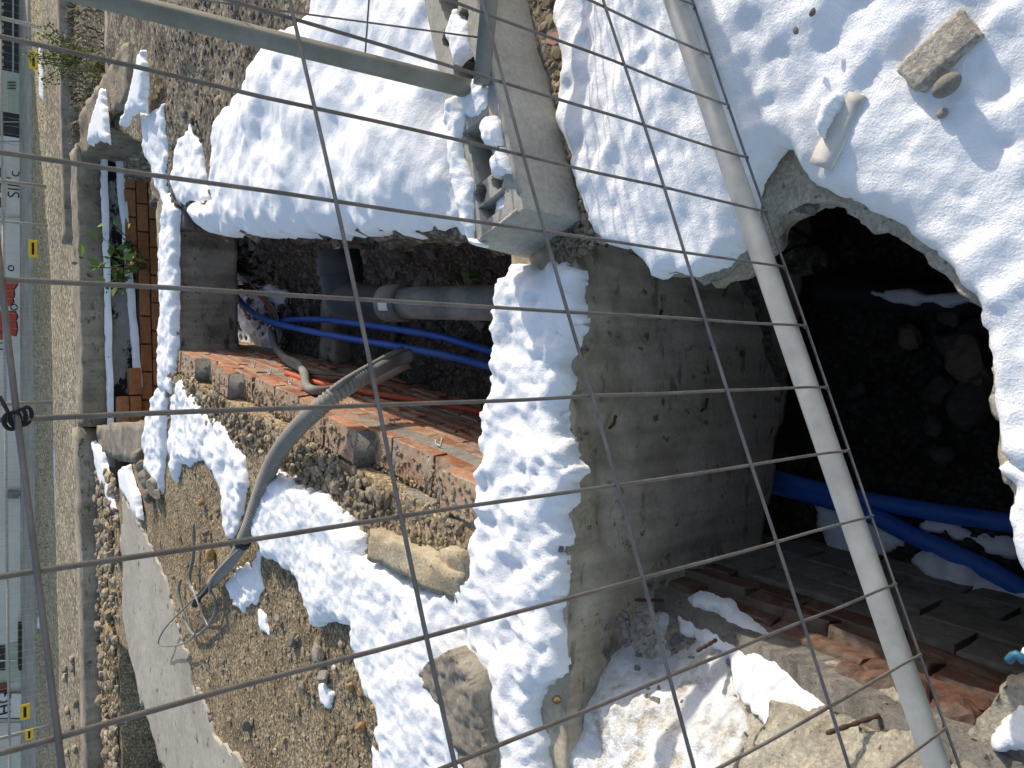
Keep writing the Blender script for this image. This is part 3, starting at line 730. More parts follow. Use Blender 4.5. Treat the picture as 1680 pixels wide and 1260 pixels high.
snow([(923, -10), (928, 45), (938, 100), (930, 160), (928, 200), (950, 255), (962, 320), (985, 380), (1010, 402), (1045, 405), (1068, 428), (1082, 452), (1095, 450), (1120, 442), (1150, 452), (1180, 444), (1212, 420), (1238, 392), (1246, 350), (1252, 300), (1285, 262), (1305, 240), (1320, 250), (1340, 292), (1375, 322), (1400, 325), (1440, 350), (1480, 362), (1515, 392), (1535, 412), (1575, 450), (1610, 495), (1632, 548), (1642, 620), (1634, 660), (1646, 700), (1648, 742), (1680, 762), (1720, 760), (1800, 500), (1800, -250), (900, -250)],
     .0075, .035, .03, 'smooth white snow on the slab to the right of the hole', zf=ztilt, eamp=.010, escale=30,
     bump=lambda x, y: .014 * fbm(x * 4, y * 4, 71, 3) - .016 * np.abs(fbm(x * 9 + y * 4, y * 8, 74, 3)) - .016 * np.clip(fbm(x * 16, y * 14, 77, 2) - .12, 0, 1) + .0035 * fbm(x * 40, y * 40, 75, 3) + .008, seed=71)
snow([(1650, 765), (1672, 790), (1668, 850), (1676, 900), (1700, 960), (1760, 900), (1760, 760), (1690, 750)], .0075, .03, .03, 'small clump of snow on the broken rim at the right edge', zf=lambda x, y: .004 + 0 * x, seed=72)
snow([(1655, 1100), (1675, 1075), (1720, 1080), (1720, 1290), (1560, 1290), (1565, 1240), (1600, 1225), (1630, 1215), (1650, 1170)], .0075, .03, .025, 'snow on the sunlit corner of slab at the bottom right', zf=zslab, bump=lump(.008, 8, .012, 15, 9), seed=73)
# bank behind the concrete foot
snow([(362, 240), (376, 190), (400, 165), (425, 140), (440, 95), (468, 62), (520, 32), (548, 2), (560, -80), (830, -80), (800, 0), (775, 100), (775, 180), (790, 240), (795, 300), (795, 372), (745, 377), (700, 372), (640, 380), (600, 374), (560, 376), (520, 384), (470, 382), (430, 384), (395, 378), (365, 382), (340, 372), (322, 350), (330, 338), (362, 330), (356, 300), (360, 270)],
     .011, .10, .24, 'wide bank of snow to the right of the trench', zf=zbank, eamp=.03, escale=14,
     bump=lambda x, y: .022 * fbm(x * 2.0, y * 2.0, 81, 3) - .05 * np.clip(fbm(x * 4.5, y * 3.5, 83, 2) - .35, 0, 1) + .0028 * fbm(x * 30, y * 30, 84, 3), seed=81, sink=.05)
snow([(241, 180), (250, 192), (262, 188), (276, 174), (279, 260), (276, 310), (279, 345), (268, 330), (254, 292), (246, 240)], .012, .03, .04, 'tongue of snow lying beside the sunken room', zf=zbank, bump=lump(.01, 6, .01, 12, 5), seed=82)
snow([(300, 230), (318, 206), (330, 238), (338, 300), (345, 328), (300, 334), (292, 300)], .012, .03, .04, 'oblong snow patch on the muddy bank', zf=zbank, bump=lump(.01, 6, .01, 12, 6), seed=83)
snow([(204, 205), (218, 160), (236, 86), (240, 120), (239, 165), (238, 184), (228, 172), (216, 190), (208, 198)], .014, .035, .05, 'ragged snow on the end of the concrete wall', z=.09, seed=84, eamp=.03)
# lintel top, ledges of the sunken room
snow([(267, 420), (270, 360), (280, 318), (292, 345), (291, 420), (291, 520), (290, 600), (285, 645), (268, 640)], .011, .04, .045, 'long snow strip along the top of the lintel wall', zf=lambda x, y: 0.0 + 0 * x, eamp=.02, bump=lump(.012, 7, .014, 11, 7), seed=85)
snow([(247, 682), (258, 655), (268, 635), (276, 640), (274, 700), (271, 760), (267, 812), (261, 795), (247, 765), (243, 722)], .011, .04, .045, 'drooping snow at the left end of the lintel wall', zf=zg, eamp=.02, bump=lump(.012, 7, .014, 11, 8), seed=86)
def ledge(x0, x1, y, z, wd, T, label, seed, zs=0.0):
    n = 40; P = []
    for k in range(n + 1): P.append((x0 + (x1 - x0) * k / n, y - wd * (.7 + .35 * math.sin(k * .9 + seed))))
    for k in range(n, -1, -1): P.append((x0 + (x1 - x0) * k / n, y + wd))
    return snow(None, .014, T, wd * .9, label, world=np.array(P), zf=lambda x, yy: z + zs * (x - x0), bump=lump(.008, 7, .006, 12, seed), seed=seed, eamp=.008)
ledge(-.55, 1.98, 6.455, -.105, .03, .035, 'upper snow line on the ledge of the far wall', 87)
ledge(.05, 1.86, 6.41, -.30, .035, .04, 'lower snow line on the ledge above the orange bricks', 88, .055)
snow([(152, 210), (170, 150), (176, 196), (178, 232), (166, 226), (150, 236)], .02, .03, .05, 'snow clump on top of the far wall', z=.09, seed=89, eamp=.03)
snow([(155, 722), (172, 745), (176, 770), (185, 815), (195, 850), (180, 820), (168, 790)], .016, .03, .04, 'tapering snow at the left corner of the sunken room', z=.0, zf=zg, seed=90, eamp=.02)
snow([(199, 770), (212, 765), (218, 790), (228, 815), (232, 850), (222, 835), (212, 815), (203, 805)], .014, .03, .04, 'snow patch on the broken masonry', z=.02, seed=91, eamp=.02)
# left band and the cross wall
snow([(286, 648), (300, 622), (320, 650), (342, 682), (365, 694), (386, 722), (402, 750), (408, 790), (402, 842), (384, 884), (372, 862), (371, 802), (354, 768), (338, 752), (318, 764), (300, 757), (293, 792), (284, 742)],
     .011, .035, .05, 'snow band at the far left corner of the trench', zf=zg, eamp=.022, escale=18, bump=lump(.014, 6, .018, 14, 10), seed=92)
snow([(442, 792), (460, 776), (490, 792), (525, 813), (545, 812), (570, 842), (600, 872), (606, 906), (640, 928), (690, 952), (715, 968), (745, 966), (775, 945), (785, 920), (797, 860), (800, 780), (806, 700), (815, 650), (826, 560), (832, 500), (828, 462), (850, 448), (905, 448), (935, 425), (955, 450), (957, 530), (940, 600), (930, 690), (945, 740), (958, 770), (935, 830), (925, 900), (930, 970), (925, 1040), (928, 1090), (900, 1128), (884, 1165), (895, 1200), (900, 1260), (910, 1330), (650, 1330), (645, 1230), (635, 1160), (605, 1090), (595, 1020), (565, 1008), (528, 1020), (515, 980), (498, 940), (470, 920), (440, 892), (430, 860)],
     .009, .045, .05, 'lumpy snow covering the cross wall and the edge of the gravel', zf=lambda x, y: .004 + .6 * zg(x, y), eamp=.028, escale=26,
     bump=lambda x, y: .014 * fbm(x * 4, y * 4, 95, 3) - .034 * np.abs(fbm(x * 11, y * 9, 96, 3)) * np.clip((2.2 - y) / .6, .3, 1) - .006 * np.abs(fbm(x * 30, y * 27, 98, 3)) + .004 * fbm(x * 48, y * 48, 97, 2) + .014, seed=93)
snow([(375, 960), (395, 935), (415, 925), (432, 905), (425, 935), (432, 965), (415, 985), (400, 1000), (388, 985)], .01, .02, .03, 'small snow patch beside the cut cable ends', zf=zg, eamp=.03, escale=24, bump=lump(.01, 10, .015, 18, 11), seed=94)
snow([(425, 1000), (436, 1010), (441, 1040), (428, 1035)], .008, .012, .02, 'tiny snow spot on gravel near the cut cables', zf=zg, seed=96)
snow([(526, 1122), (545, 1128), (553, 1140), (540, 1160), (530, 1150)], .008, .012, .02, 'snow left in the shade of the split stone', zf=zg, seed=97)
snow([(612, 1228), (628, 1250), (640, 1262), (640, 1300), (615, 1290)], .008, .012, .02, 'snow spot behind the grey stone at the bottom edge', zf=zg, seed=98)
# rubble ledge left of the hole
snow(None, .008, .02, .03, 'dirty snow on the rubble ledge in front of the cross wall', mat='dsnow', zf=zslab, eamp=.025, escale=20, bump=lump(.01, 8, .012, 18, 12), seed=99,
     world=np.array([G(x, y, -.10)[:2] for x, y in [(966, 1082), (990, 1050), (1003, 1040), (1012, 1066), (1045, 1092), (1062, 1086), (1085, 1060), (1112, 1066), (1130, 1090), (1118, 1105), (1130, 1150), (1165, 1190), (1210, 1225), (1215, 1290), (985, 1290), (975, 1190)]]))
snow(None, .007, .032, .03, 'strip of snow above the dark red bricks of the hole', mat='snow', zf=zslab, eamp=.008, escale=30, bump=lump(.008, 8, .01, 18, 13), seed=100,
     world=np.array([G(x, y, -.24)[:2] for x, y in [(1074, 1004), (1106, 982), (1160, 1004), (1210, 1034), (1262, 1070), (1330, 1112), (1400, 1150), (1478, 1190), (1492, 1232), (1400, 1206), (1320, 1188), (1255, 1138), (1212, 1096), (1190, 1074), (1150, 1060), (1104, 1042)]]))
snow(None, .008, .014, .03, 'thin snow patch on the concrete chunk under the fence wires', mat='dsnow', zf=zslab, eamp=.02, escale=24, seed=101,
     world=np.array([G(x, y, -.14)[:2] for x, y in [(1135, 1112), (1150, 1108), (1190, 1150), (1220, 1190), (1225, 1215), (1180, 1200), (1140, 1160)]]))
# snow that fell to the cellar floor
snow(None, .011, .08, .08, 'shaded snow lump on the cellar floor below the blue pipe', zf=lambda x, y: zcel(x, y) - .005, eamp=.03, escale=16, bump=lump(.012, 8, .012, 16, 14), seed=102,
     world=np.array([G(x, y, -.98)[:2] for x, y in [(1495, 920), (1530, 900), (1570, 925), (1620, 950), (1700, 985), (1700, 1030), (1640, 1020), (1590, 1005), (1560, 975), (1520, 960)]]))
snow(None, .011, .03, .05, 'faint snow beside the blue pipes where they leave the wall', zf=lambda x, y: zcel(x, y) - .005, eamp=.05, escale=16, seed=103,
     world=np.array([G(x, y, -1.0)[:2] for x, y in [(1330, 815), (1400, 830), (1470, 870), (1480, 900), (1430, 890), (1410, 925), (1380, 935), (1365, 895)]]))
snow(None, .011, .03, .05, 'thin snow above the upper blue pipe on the cellar floor', zf=lambda x, y: zcel(x, y) - .005, eamp=.04, escale=16, seed=104,
     world=np.array([G(x, y, -1.03)[:2] for x, y in [(1520, 858), (1580, 868), (1640, 882), (1690, 900), (1690, 925), (1640, 910), (1580, 885)]]))

# ------------------------------------------------------------------ concrete fence foot
FD = np.array([.9606, .2773]); FN = np.array([-.2773, .9606]); FO = np.array([.358, 1.212])
def fence_foot():
    t = thing('ballast_block', 'hollow grey concrete fence foot on the bank, snow in its pockets', 'fence foot', (.66, 1.4, 0))
    L, Wd, Hh = .82, .205, .16
    # plan on a cell grid: pockets and post holes are cut through, walls remain
    nx, ny = 164, 41; gx = (np.arange(nx) + .5) * L / nx; gy = (np.arange(ny) + .5) * Wd / ny
    X, Y = np.meshgrid(gx, gy, indexing='ij')
    depth = np.zeros_like(X)
    def pocket(x0, x1, w0, w1, dp):
        c = (X > x0) & (X < x1) & (Y > .102 - np.interp(X, [x0, x1], [w0, w1])) & (Y < .102 + np.interp(X, [x0, x1], [w0, w1])); depth[c] = dp
    def hole_(cx, cy, r, dp=.12):
        depth[(X - cx) ** 2 + (Y - cy) ** 2 < r * r] = dp
    pocket(.035, .075, .035, .06, .035)
    pocket(.125, .27, .028, .058, .10); pocket(.36, .50, .058, .028, .10); pocket(.56, .69, .028, .055, .10); pocket(.74, .79, .05, .03, .04)
    for cx in (.105, .315, .525, .715):
        hole_(cx, .065, .024); hole_(cx, .140, .024)
    hz = Hh - depth
    bm = bmesh.new()
    def P(i, j, z):
        x = i * L / nx; y = j * Wd / ny; f = .012 * (z / Hh)      # slight draft
        x = f + x * (1 - 2 * f / L); y = f + y * (1 - 2 * f / Wd)
        p = FO + FD * x + FN * y; return (p[0], p[1], z + .004)
    cache = {}
    def vt(i, j, z):
        k = (i, j, round(z, 4))
        if k not in cache: cache[k] = bm.verts.new(P(i, j, z))
        return cache[k]
    for i in range(nx):
        for j in range(ny):
            z = hz[i, j]; bm.faces.new((vt(i, j, z), vt(i + 1, j, z), vt(i + 1, j + 1, z), vt(i, j + 1, z)))
            for (di, dj, a, b) in ((1, 0, (i + 1, j), (i + 1, j + 1)), (0, 1, (i + 1, j + 1), (i, j + 1)), (-1, 0, (i, j + 1), (i, j)), (0, -1, (i, j), (i + 1, j))):
                ii, jj = i + di, j + dj
                zn = hz[ii, jj] if 0 <= ii < nx and 0 <= jj < ny else 0.0
                if zn < z - 1e-6:
                    try: bm.faces.new((vt(*a, z), vt(*a, zn), vt(*b, zn), vt(*b, z)))
                    except ValueError: pass
    bmesh.ops.recalc_face_normals(bm, faces=bm.faces[:])
    me = bpy.data.meshes.new('foot_body'); bm.to_mesh(me); bm.free(); me.materials.append(M['foot'])
    o = bpy.data.objects.new('foot_body', me); COL.objects.link(o); child(o, t)
    # lifting notch at the lower end
    V = [];
    # raised rim at the near end
    def wp(x, y, z): p = FO + FD * x + FN * y; return np.array([p[0], p[1], z])
    child(tube('rim', spline([wp(.016, .03, .163), wp(.014, .10, .164), wp(.016, .175, .163)], .02), .006, M['foot'], n=8), t)
    child(tube('rim', spline([wp(.05, .014, .163), wp(.40, .012, .164), wp(.79, .014, .163)], .05), .006, M['foot'], n=8), t)
    # snow on it
    def fsnow(pts, T, label, seed, z=.158, w=.02, h=.005):
        P = np.array([FO + FD * a + FN * b for a, b in pts])
        snow(None, h, T, w, label, world=P, zf=lambda x, y: z + 0 * x, eamp=.008, escale=40, bump=lump(.006, 15, .006, 30, seed), seed=seed, sink=.01)
    fsnow([(.0, .165), (.02, .205), (.12, .215), (.22, .212), (.33, .20), (.37, .165), (.36, .135), (.30, .14), (.25, .165), (.14, .15), (.09, .17), (.03, .19)], .028, 'snow along the rear rim of the fence foot', 111)
    fsnow([(.04, .075), (.05, .13), (.08, .11), (.085, .05)], .02, 'snow filling the end pocket of the fence foot', 112, z=.135)
    fsnow([(.10, .02), (.12, .075), (.16, .06), (.16, .025)], .03, 'snow clump on the front rim near the foot end', 113, w=.012)
    fsnow([(.17, .03), (.19, .075), (.24, .08), (.26, .05), (.24, .028), (.20, .022)], .032, 'rounded snow clump beside the middle pocket of the foot', 114)
    fsnow([(.28, .05), (.29, .12), (.36, .14), (.38, .10), (.36, .06), (.32, .04)], .022, 'snow wedge packed round the post foot', 115)
    fsnow([(.44, .07), (.44, .13), (.54, .14), (.56, .09), (.50, .06)], .02, 'snow between the upper pockets of the foot', 116, z=.155)
fence_foot()

# gravel at the base of the foot, against the snow
def foot_gravel():
    pts = []; sz = []
    for k in range(700):
        a = RNG.uniform(-.04, .9); b = -RNG.uniform(.005, .055) - .03 * (a > .6) * RNG.random()
        p = FO + FD * a + FN * b; pts.append((*p, RNG.uniform(0, .012))); sz.append(RNG.uniform(.004, .012) if RNG.random() < .85 else RNG.uniform(.012, .022))
    for k in range(300):
        a = RNG.uniform(-.07, .0); b = RNG.uniform(-.02, .12); p = FO + FD * a + FN * b
        pts.append((*p, RNG.uniform(0, .012))); sz.append(RNG.uniform(.004, .011))
    o = scatter('gravel', np.array(pts), sz, M['pebble'], .8, 14); tag(o, 'fine gravel packed along the foot of the concrete fence foot', 'gravel')
foot_gravel()
def tile_piece():
    P = np.array([G(x, y, .018) for x, y in [(898, 55), (922, 50), (923, 66), (908, 74), (895, 70)]])
    V = np.concatenate([P, P - [0, 0, .016]]); n = 5
    Fc = [tuple(range(n)), tuple(range(2 * n - 1, n - 1, -1))] + [(i, i + n, (i + 1) % n + n, (i + 1) % n) for i in range(n)]
    tag(mesh_obj('tile_fragment', V, Fc, M['tile'], smooth=False), 'pink tile fragment beside the fence foot', 'tile')
tile_piece()

# ------------------------------------------------------------------ near fence panel
R0 = np.array([.0785, .6383, .0914]); fd = np.array([math.cos(.3077), math.sin(.3077), .0359]); fd /= np.linalg.norm(fd)
fa = np.array([-math.sin(.3077), math.cos(.3077), 0]); ZZ = np.array([0, 0, 1.0])
def near_fence():
    t = thing('mesh_fence', 'galvanised wire mesh fence panel close in front of the viewer', 'fence', tuple(R0))
    I0, I1 = -11, 17
    rail = lambda i, z: R0 - fd * .1 * (i - 5) + fa * .021 + ZZ * (z + .021)
    child(tube('bottom_rail', spline([rail(I0, 0), rail(3, .0), rail(I1, 0)], .1), .0175, M['steel'], n=18), t)
    child(tube('top_rail', [rail(I0, 1.84), rail(I1, 1.84)], .0175, M['steel'], n=14), t)
    for i in (I0, I1): child(tube('post', [rail(i, -.04), rail(i, 1.86)], .0175, M['steel'], n=14), t)
    rr = random.Random(2); lean = np.array([.002, -.012, 1.0])
    for i in range(I0 + 1, I1):
        b = R0 - fd * .1 * (i - 5); P = []
        bend = max(0, (4 - i)) * .0025
        for z in np.concatenate([[-.006, .0, .012], np.arange(.06, 1.86, .11)]):
            sag = bend * math.exp(-((z - .10) / .16) ** 2)
            P.append(b + lean * z + fd * (rr.uniform(-.0009, .0009) - sag) + fa * rr.uniform(-.0008, .0008))
        P[0] = P[0] + fa * .007
        child(tube('wire', spline(P, .05), .0020, M['wire'], n=8), t)
    for z in (-.003, .2626, .5165, .7813, 1.0468, 1.31, 1.575, 1.80):
        P = [R0 - fd * .1 * (i - 5) + lean * z - fa * (.0035 if z > 0 else -.003) + ZZ * (.0018 * math.sin(i * .9 + z * 9)) for i in range(I0, I1 + 1, 1)]
        child(tube('cross_wire', spline(P, .1), .0021, M['wire'], n=8), t)
    # twisted tie where two wires cross
    c = R0 - fd * .1 * (6 - 5) + lean * 1.0468 - fa * .002; P = []
    for k in range(60):
        a = k / 60 * 2 * math.pi * 3.2
        P.append(c + fd * (.0045 * math.cos(a)) + ZZ * (.0035 * math.sin(a)) + (fd * .4 - ZZ) * (-.006 + .011 * k / 60) - fa * .004 * math.cos(a))
    P = [P[0] + fd * .012 + ZZ * .004] + P
    child(tube('wire_tie', P, .0014, M['ink'], n=6), t)
near_fence()

# ------------------------------------------------------------------ second fence panel standing in the foot
def back_fence():
    t = thing('mesh_fence', 'grey fence panel whose ribbed post stands in the concrete foot', 'fence', tuple(G(792, 152, .16)))
    b = G(795, 152, .13); topp = CC + ray(253, 18) * 1.555      # the post leans back over the bank
    ax = (topp - b); ax /= np.linalg.norm(ax)
    # ribbed post
    n = 28; P = [b + ax * s for s in np.linspace(-.03, 2.0, 6)]
    V, Fc = tube_geo(P, .0215, n); cen = np.repeat(np.array(P), n, 0); rib = 1 - .06 * (np.arange(len(V)) % 4 == 0)
    V[:, :] = cen + (V - cen) * rib[:len(V), None]
    child(mesh_obj('post', V, Fc, M['oldsteel']), t)
    r0 = G(790, 138, .185); r1 = G(803, 0, .185); rd = (r1 - r0) / np.linalg.norm(r1 - r0)
    child(tube('bottom_rail', [r0, r0 + rd * 2.0], .0185, M['oldsteel'], n=16), t)
    child(tube('top_rail', [r0 + ax * 1.75, r0 + ax * 1.75 + rd * 2.0], .0185, M['oldsteel'], n=12), t)
    rdh = rd
    w0 = G(790, 62, .19); dw = np.dot(w0 - CC, fw); w1 = CC + ray(330, 0) * dw * .915; wax = (w1 - w0) / np.linalg.norm(w1 - w0)
    for j in range(0, 18):
        child(tube('wire', [w0 + rdh * .1 * j, w0 + rdh * .1 * j + wax * 1.75], .002, M['wire'], n=6), t)
    best = min(np.linspace(.1, 1.5, 300), key=lambda q_: abs(840 - np.dot(b + ax * q_ - CC, up) / np.dot(b + ax * q_ - CC, fw) * F - 598))
    for j in range(-1, 6):
        q_ = best + .27 * j
        if q_ < .1: continue
        p = b + ax * q_; child(tube('cross_wire', [p, p + np.array([rd[0], rd[1], 0]) * 1.9], .002, M['wire'], n=6), t)
back_fence()

# ------------------------------------------------------------------ pipes and cables
def pth(lst): return [G(x, y, z) for x, y, z in lst]
def black_pipe():
    t = thing('drain_pipe', 'black plastic drain pipe with a socketed elbow lying in the trench', 'pipe', tuple(G(700, 497, -.45)))
    r = .056
    a = G(880, 497, -.30); b = G(655, 497, -.19); c0 = G(562, 470, -.13)
    d = (b - a) / np.linalg.norm(b - a); X = np.array([.995, -.02, .10]); X /= np.linalg.norm(X)
    child(tube('pipe', [a - d * .1, a, b], r, M['dusty'], n=28), t)
    sk = tube('socket', [b - d * .03, b - d * .028, b + d * .05, b + d * .065], [r + .002, r + .010, r + .011, r + .008], M['dusty'], t, n=28)
    k0 = b + d * .17
    el = spline([b + d * .05, b + d * .10, k0, c0 - X * .045 - d * .02, c0, c0 + X * .05], .010)
    rr = np.interp(np.linspace(0, 1, len(el)), [0, .3, .65, 1], [r + .006, r + .012, r + .020, r + .022])
    child(tube('elbow', el, rr, M['black'], n=28), t)
    e = c0 + X * .04
    es = tube('elbow_socket', [e, e + X * .008, e + X * .065, e + X * .067, e + X * .092, e + X * .093], [r + .020, r + .027, r + .027, r + .022, r + .022, r + .012], M['black'], t, n=28)
    child(rock('snow_cap', e + X * .096, (.010, .030, .014), M['snow'], 5), es)
    # white print label on the socket
    c = b + d * .01; q = (CC - c) / np.linalg.norm(CC - c); tt = np.cross(d, q); tt /= np.linalg.norm(tt); q = np.cross(tt, d)
    V = []; n = 8
    for i in range(n + 1):
        an = (-.05 + .45 * i / n); off = q * math.cos(an) - tt * math.sin(an)
        for s in (-.022, .026): V.append(c + off * (r + .0118) + d * s)
    child(mesh_obj('print_label', np.array(V), [(2 * i, 2 * i + 1, 2 * i + 3, 2 * i + 2) for i in range(n)], M['clip']), t)
black_pipe()
def simple(name, lst, r, mat, label, cat, n=12, world=None, step=.02, group=None):
    o = tube(name, spline(world if world is not None else pth(lst), step), r, M[mat], n=n); tag(o, label, cat, group); return o
simple('water_pipe', [(388, 486, -.42), (405, 505, -.44), (430, 522, -.46), (470, 535, -.48), (560, 553, -.50), (650, 568, -.53), (740, 585, -.56), (830, 608, -.62), (900, 622, -.72), (985, 640, -.9), (1040, 700, -.98)], .0165, 'blue', 'blue water pipe sagging along the trench in front of the black pipe', 'pipe')
simple('water_pipe', [(443, 580, -.62), (445, 540, -.60), (462, 527, -.56), (520, 524, -.55), (580, 530, -.56), (650, 540, -.58), (720, 552, -.60), (770, 566, -.62), (830, 583, -.66), (900, 600, -.75), (985, 615, -.9)], .0165, 'blue', 'second blue water pipe, rising beneath the black pipe', 'pipe')
simple('orange_conduit', [(470, 612, -.24), (520, 628, -.26), (600, 644, -.36), (680, 657, -.475), (760, 671, -.58), (840, 686, -.67)], .0125, 'orange', 'thin orange conduit along the foot of the brick wall', 'conduit')
simple('water_pipe', [(1180, 755, -.97), (1250, 778, -.985), (1330, 800, -1.0), (1430, 822, -1.02), (1520, 838, -1.04), (1600, 850, -1.05), (1720, 866, -1.06)], .026, 'blue', 'thick blue pipe across the cellar floor, the upper one', 'pipe', 16)
simple('water_pipe', [(1180, 775, -.98), (1260, 795, -.995), (1350, 818, -1.0), (1430, 845, -1.0), (1500, 880, -1.0), (1580, 915, -1.0), (1640, 945, -1.0), (1720, 995, -1.0)], .026, 'blue', 'thick blue pipe curving left over the snow on the cellar floor', 'pipe', 16)
def snowy_pipe():
    simple('cellar_pipe', [(1340, 475, -1.05), (1440, 484, -1.05), (1540, 488, -1.06), (1640, 494, -1.06), (1720, 500, -1.06)], .045, 'black', 'dark pipe with a line of snow along it in the cellar', 'pipe', 16)
    P = np.array([G(x, y, -1.0)[:2] for x, y in [(1432, 478), (1470, 477), (1540, 480), (1620, 486), (1620, 495), (1540, 497), (1470, 492), (1434, 488)]])
    snow(None, .006, .02, .015, 'line of snow on the dark cellar pipe', world=P, zf=lambda x, y: -1.012 + 0 * x, seed=131, sink=.02)
snowy_pipe()

def corrugated():
    t = thing('corrugated_conduit', 'thick grey corrugated conduit climbing over the brick wall with cut cables', 'conduit', tuple(G(440, 780)))
    P = spline(pth([(612, 608, -.13), (600, 615, -.10), (560, 640, .02), (520, 672, .085), (485, 706, .09), (455, 745, .075), (434, 790, .065), (420, 832, .06), (408, 868, .06), (396, 893, .06)]), .0014)
    n = len(P); s = np.concatenate([[0], np.cumsum(np.linalg.norm(np.diff(np.array(P), axis=0), axis=1))])
    R = .0290 + .0030 * np.sign(np.sin(s * 2 * math.pi / .016)) * np.abs(np.sin(s * 2 * math.pi / .016)) ** .5
    child(tube('corrugated_tube', P, R, M['conduit'], n=20), t)
    child(tube('smooth_tube', spline(pth([(398, 889, .06), (388, 908, .056), (372, 930, .05), (358, 945, .045), (348, 957, .04)]), .02), .026, M['conduit'], n=16), t)
    child(tube('tape_band', spline(pth([(401, 884, .06), (397, 892,   .06)]), .01), .0335, M['black'], n=16), t)
    def cb(lst, r, mat='cable'): child(tube('cable', spline(pth(lst), .012), r, M[mat], n=8), t)
    cb([(660, 572, -.26), (625, 590, -.16), (595, 607, -.08), (560, 628, .03), (535, 648, .07)], .011)
    cb([(674, 582, -.30), (650, 590, -.24), (625, 602, -.16), (600, 616, -.10)], .027, 'conduit')
    cb([(672, 596, -.31), (650, 607, -.28), (620, 624, -.26)], .018)
    cb([(395, 900, .075), (372, 922, .075), (350, 948, .07), (345, 968, .06), (352, 985, .05), (354, 1003, .04), (340, 1028, .03), (322, 1042, .03), (310, 1032, .03), (300, 1005, .03), (293, 972, .03), (296, 950, .02)], .0085)
    cb([(352, 945, .06), (330, 975, .07), (315, 985, .06), (300, 1000, .05), (280, 1020, .05), (266, 1038, .06), (260, 1056, .06), (275, 1060, .05), (300, 1056, .05), (318, 1043, .06), (325, 1022, .05)], .0045)
    cb([(340, 965, .05), (325, 975, .045), (314, 965, .04), (311, 945, .035), (317, 915, .03), (318, 880, .03), (317, 858, .03)], .009)
    cb([(315, 962, .09), (325, 990, .08), (334, 1012, .06), (342, 1028, .05)], .0035, 'lcable')
    cb([(345, 958, .045), (335, 970, .045), (326, 980, .04), (320, 992, .035)], .017, 'black')
corrugated()
simple('cable_duct', [(445, 545, -.50), (452, 570, -.45), (470, 588, -.38), (490, 597, -.33), (500, 615, -.22), (502, 632, -.15), (515, 640, -.13), (540, 640, -.20), (565, 634, -.29), (590, 628, -.38), (605, 618, -.40)], .019, 'conduit', 'grey flexible duct bent at the foot of the brick wall', 'duct')
for k, (dx, lab) in enumerate([(0, 'slack grey cable hanging down behind the flexible duct'), (5, 'second slack cable beside the flexible duct'), (9, 'third thin cable looped behind the flexible duct')]):
    simple('cable', [(390 + dx, 440 + dx, -.40), (415 + dx, 470 + dx, -.45), (440 + dx, 505, -.52), (452 + dx, 545, -.52), (455, 573 + dx * .5, -.46), (475, 594 + dx * .5, -.33), (505, 606 + dx * .5, -.28), (560, 616, -.38), (600, 622, -.44)], .007, 'cable', lab, 'cable', 8)
simple('cable', [(388, 455, -.44), (420, 480, -.46), (438, 500, -.50), (448, 512, -.52), (455, 522, -.56)], .009, 'orange', 'short reddish cable hanging at the far end of the trench', 'cable', 8)
simple('cable', [(540, 625, -.62), (600, 618, -.62), (650, 610, -.62), (700, 605, -.64), (725, 610, -.66), (700, 625, -.68), (650, 632, -.69)], .005, 'black', 'thin black cable lying in rubble near the orange conduit', 'cable', 8)

# ------------------------------------------------------------------ single things on the snow
def paver():
    P = GP([(1468, 112), (1578, 8), (1612, 55), (1503, 150)], .085)
    n = 4; z0, z1 = .035, .087
    bm = bmesh.new(); vs = [bm.verts.new((*p, z0)) for p in P] + [bm.verts.new((*p, z1)) for p in P]
    bm.faces.new(vs[3::-1]); bm.faces.new(vs[4:])
    for i in range(4): bm.faces.new((vs[i], vs[(i + 1) % 4], vs[(i + 1) % 4 + 4], vs[i + 4]))
    bmesh.ops.recalc_face_normals(bm, faces=bm.faces[:])
    bmesh.ops.bevel(bm, geom=bm.edges[:], offset=.004, segments=1, affect='EDGES')
    bmesh.ops.subdivide_edges(bm, edges=bm.edges[:], cuts=9, use_grid_fill=True)
    for v in bm.verts:
        c = v.co; k = .0035 * float(fbm(np.array([c.x * 40]), np.array([c.y * 40 + c.z * 50]), 7)[0]); v.co += Vector((k, -k, k))
    for f in bm.faces: f.smooth = True
    me = bpy.data.meshes.new('concrete_paver'); bm.to_mesh(me); bm.free(); me.materials.append(M['paver'])
    o = bpy.data.objects.new('concrete_paver', me); COL.objects.link(o); tag(o, 'rough concrete paver lying on the snow at upper right', 'paver')
paver()
def egg(name, p, s, mat, label, yaw):
    V = ICO2_V * np.array(s); c, q = math.cos(yaw), math.sin(yaw)
    V = np.stack([V[:, 0] * c - V[:, 1] * q, V[:, 0] * q + V[:, 1] * c, V[:, 2]], 1) + p
    tag(mesh_obj(name, V, ICO2_F, M[mat]), label, 'pebble')
egg('pebble', G(1553, 140, .085), (.013, .020, .015), 'river', 'smooth oval pebble beside the concrete paver', .5)
egg('pebble', G(1546, 186, .068), (.007, .008, .006), 'river', 'tiny half buried pebble below the oval pebble', .2)
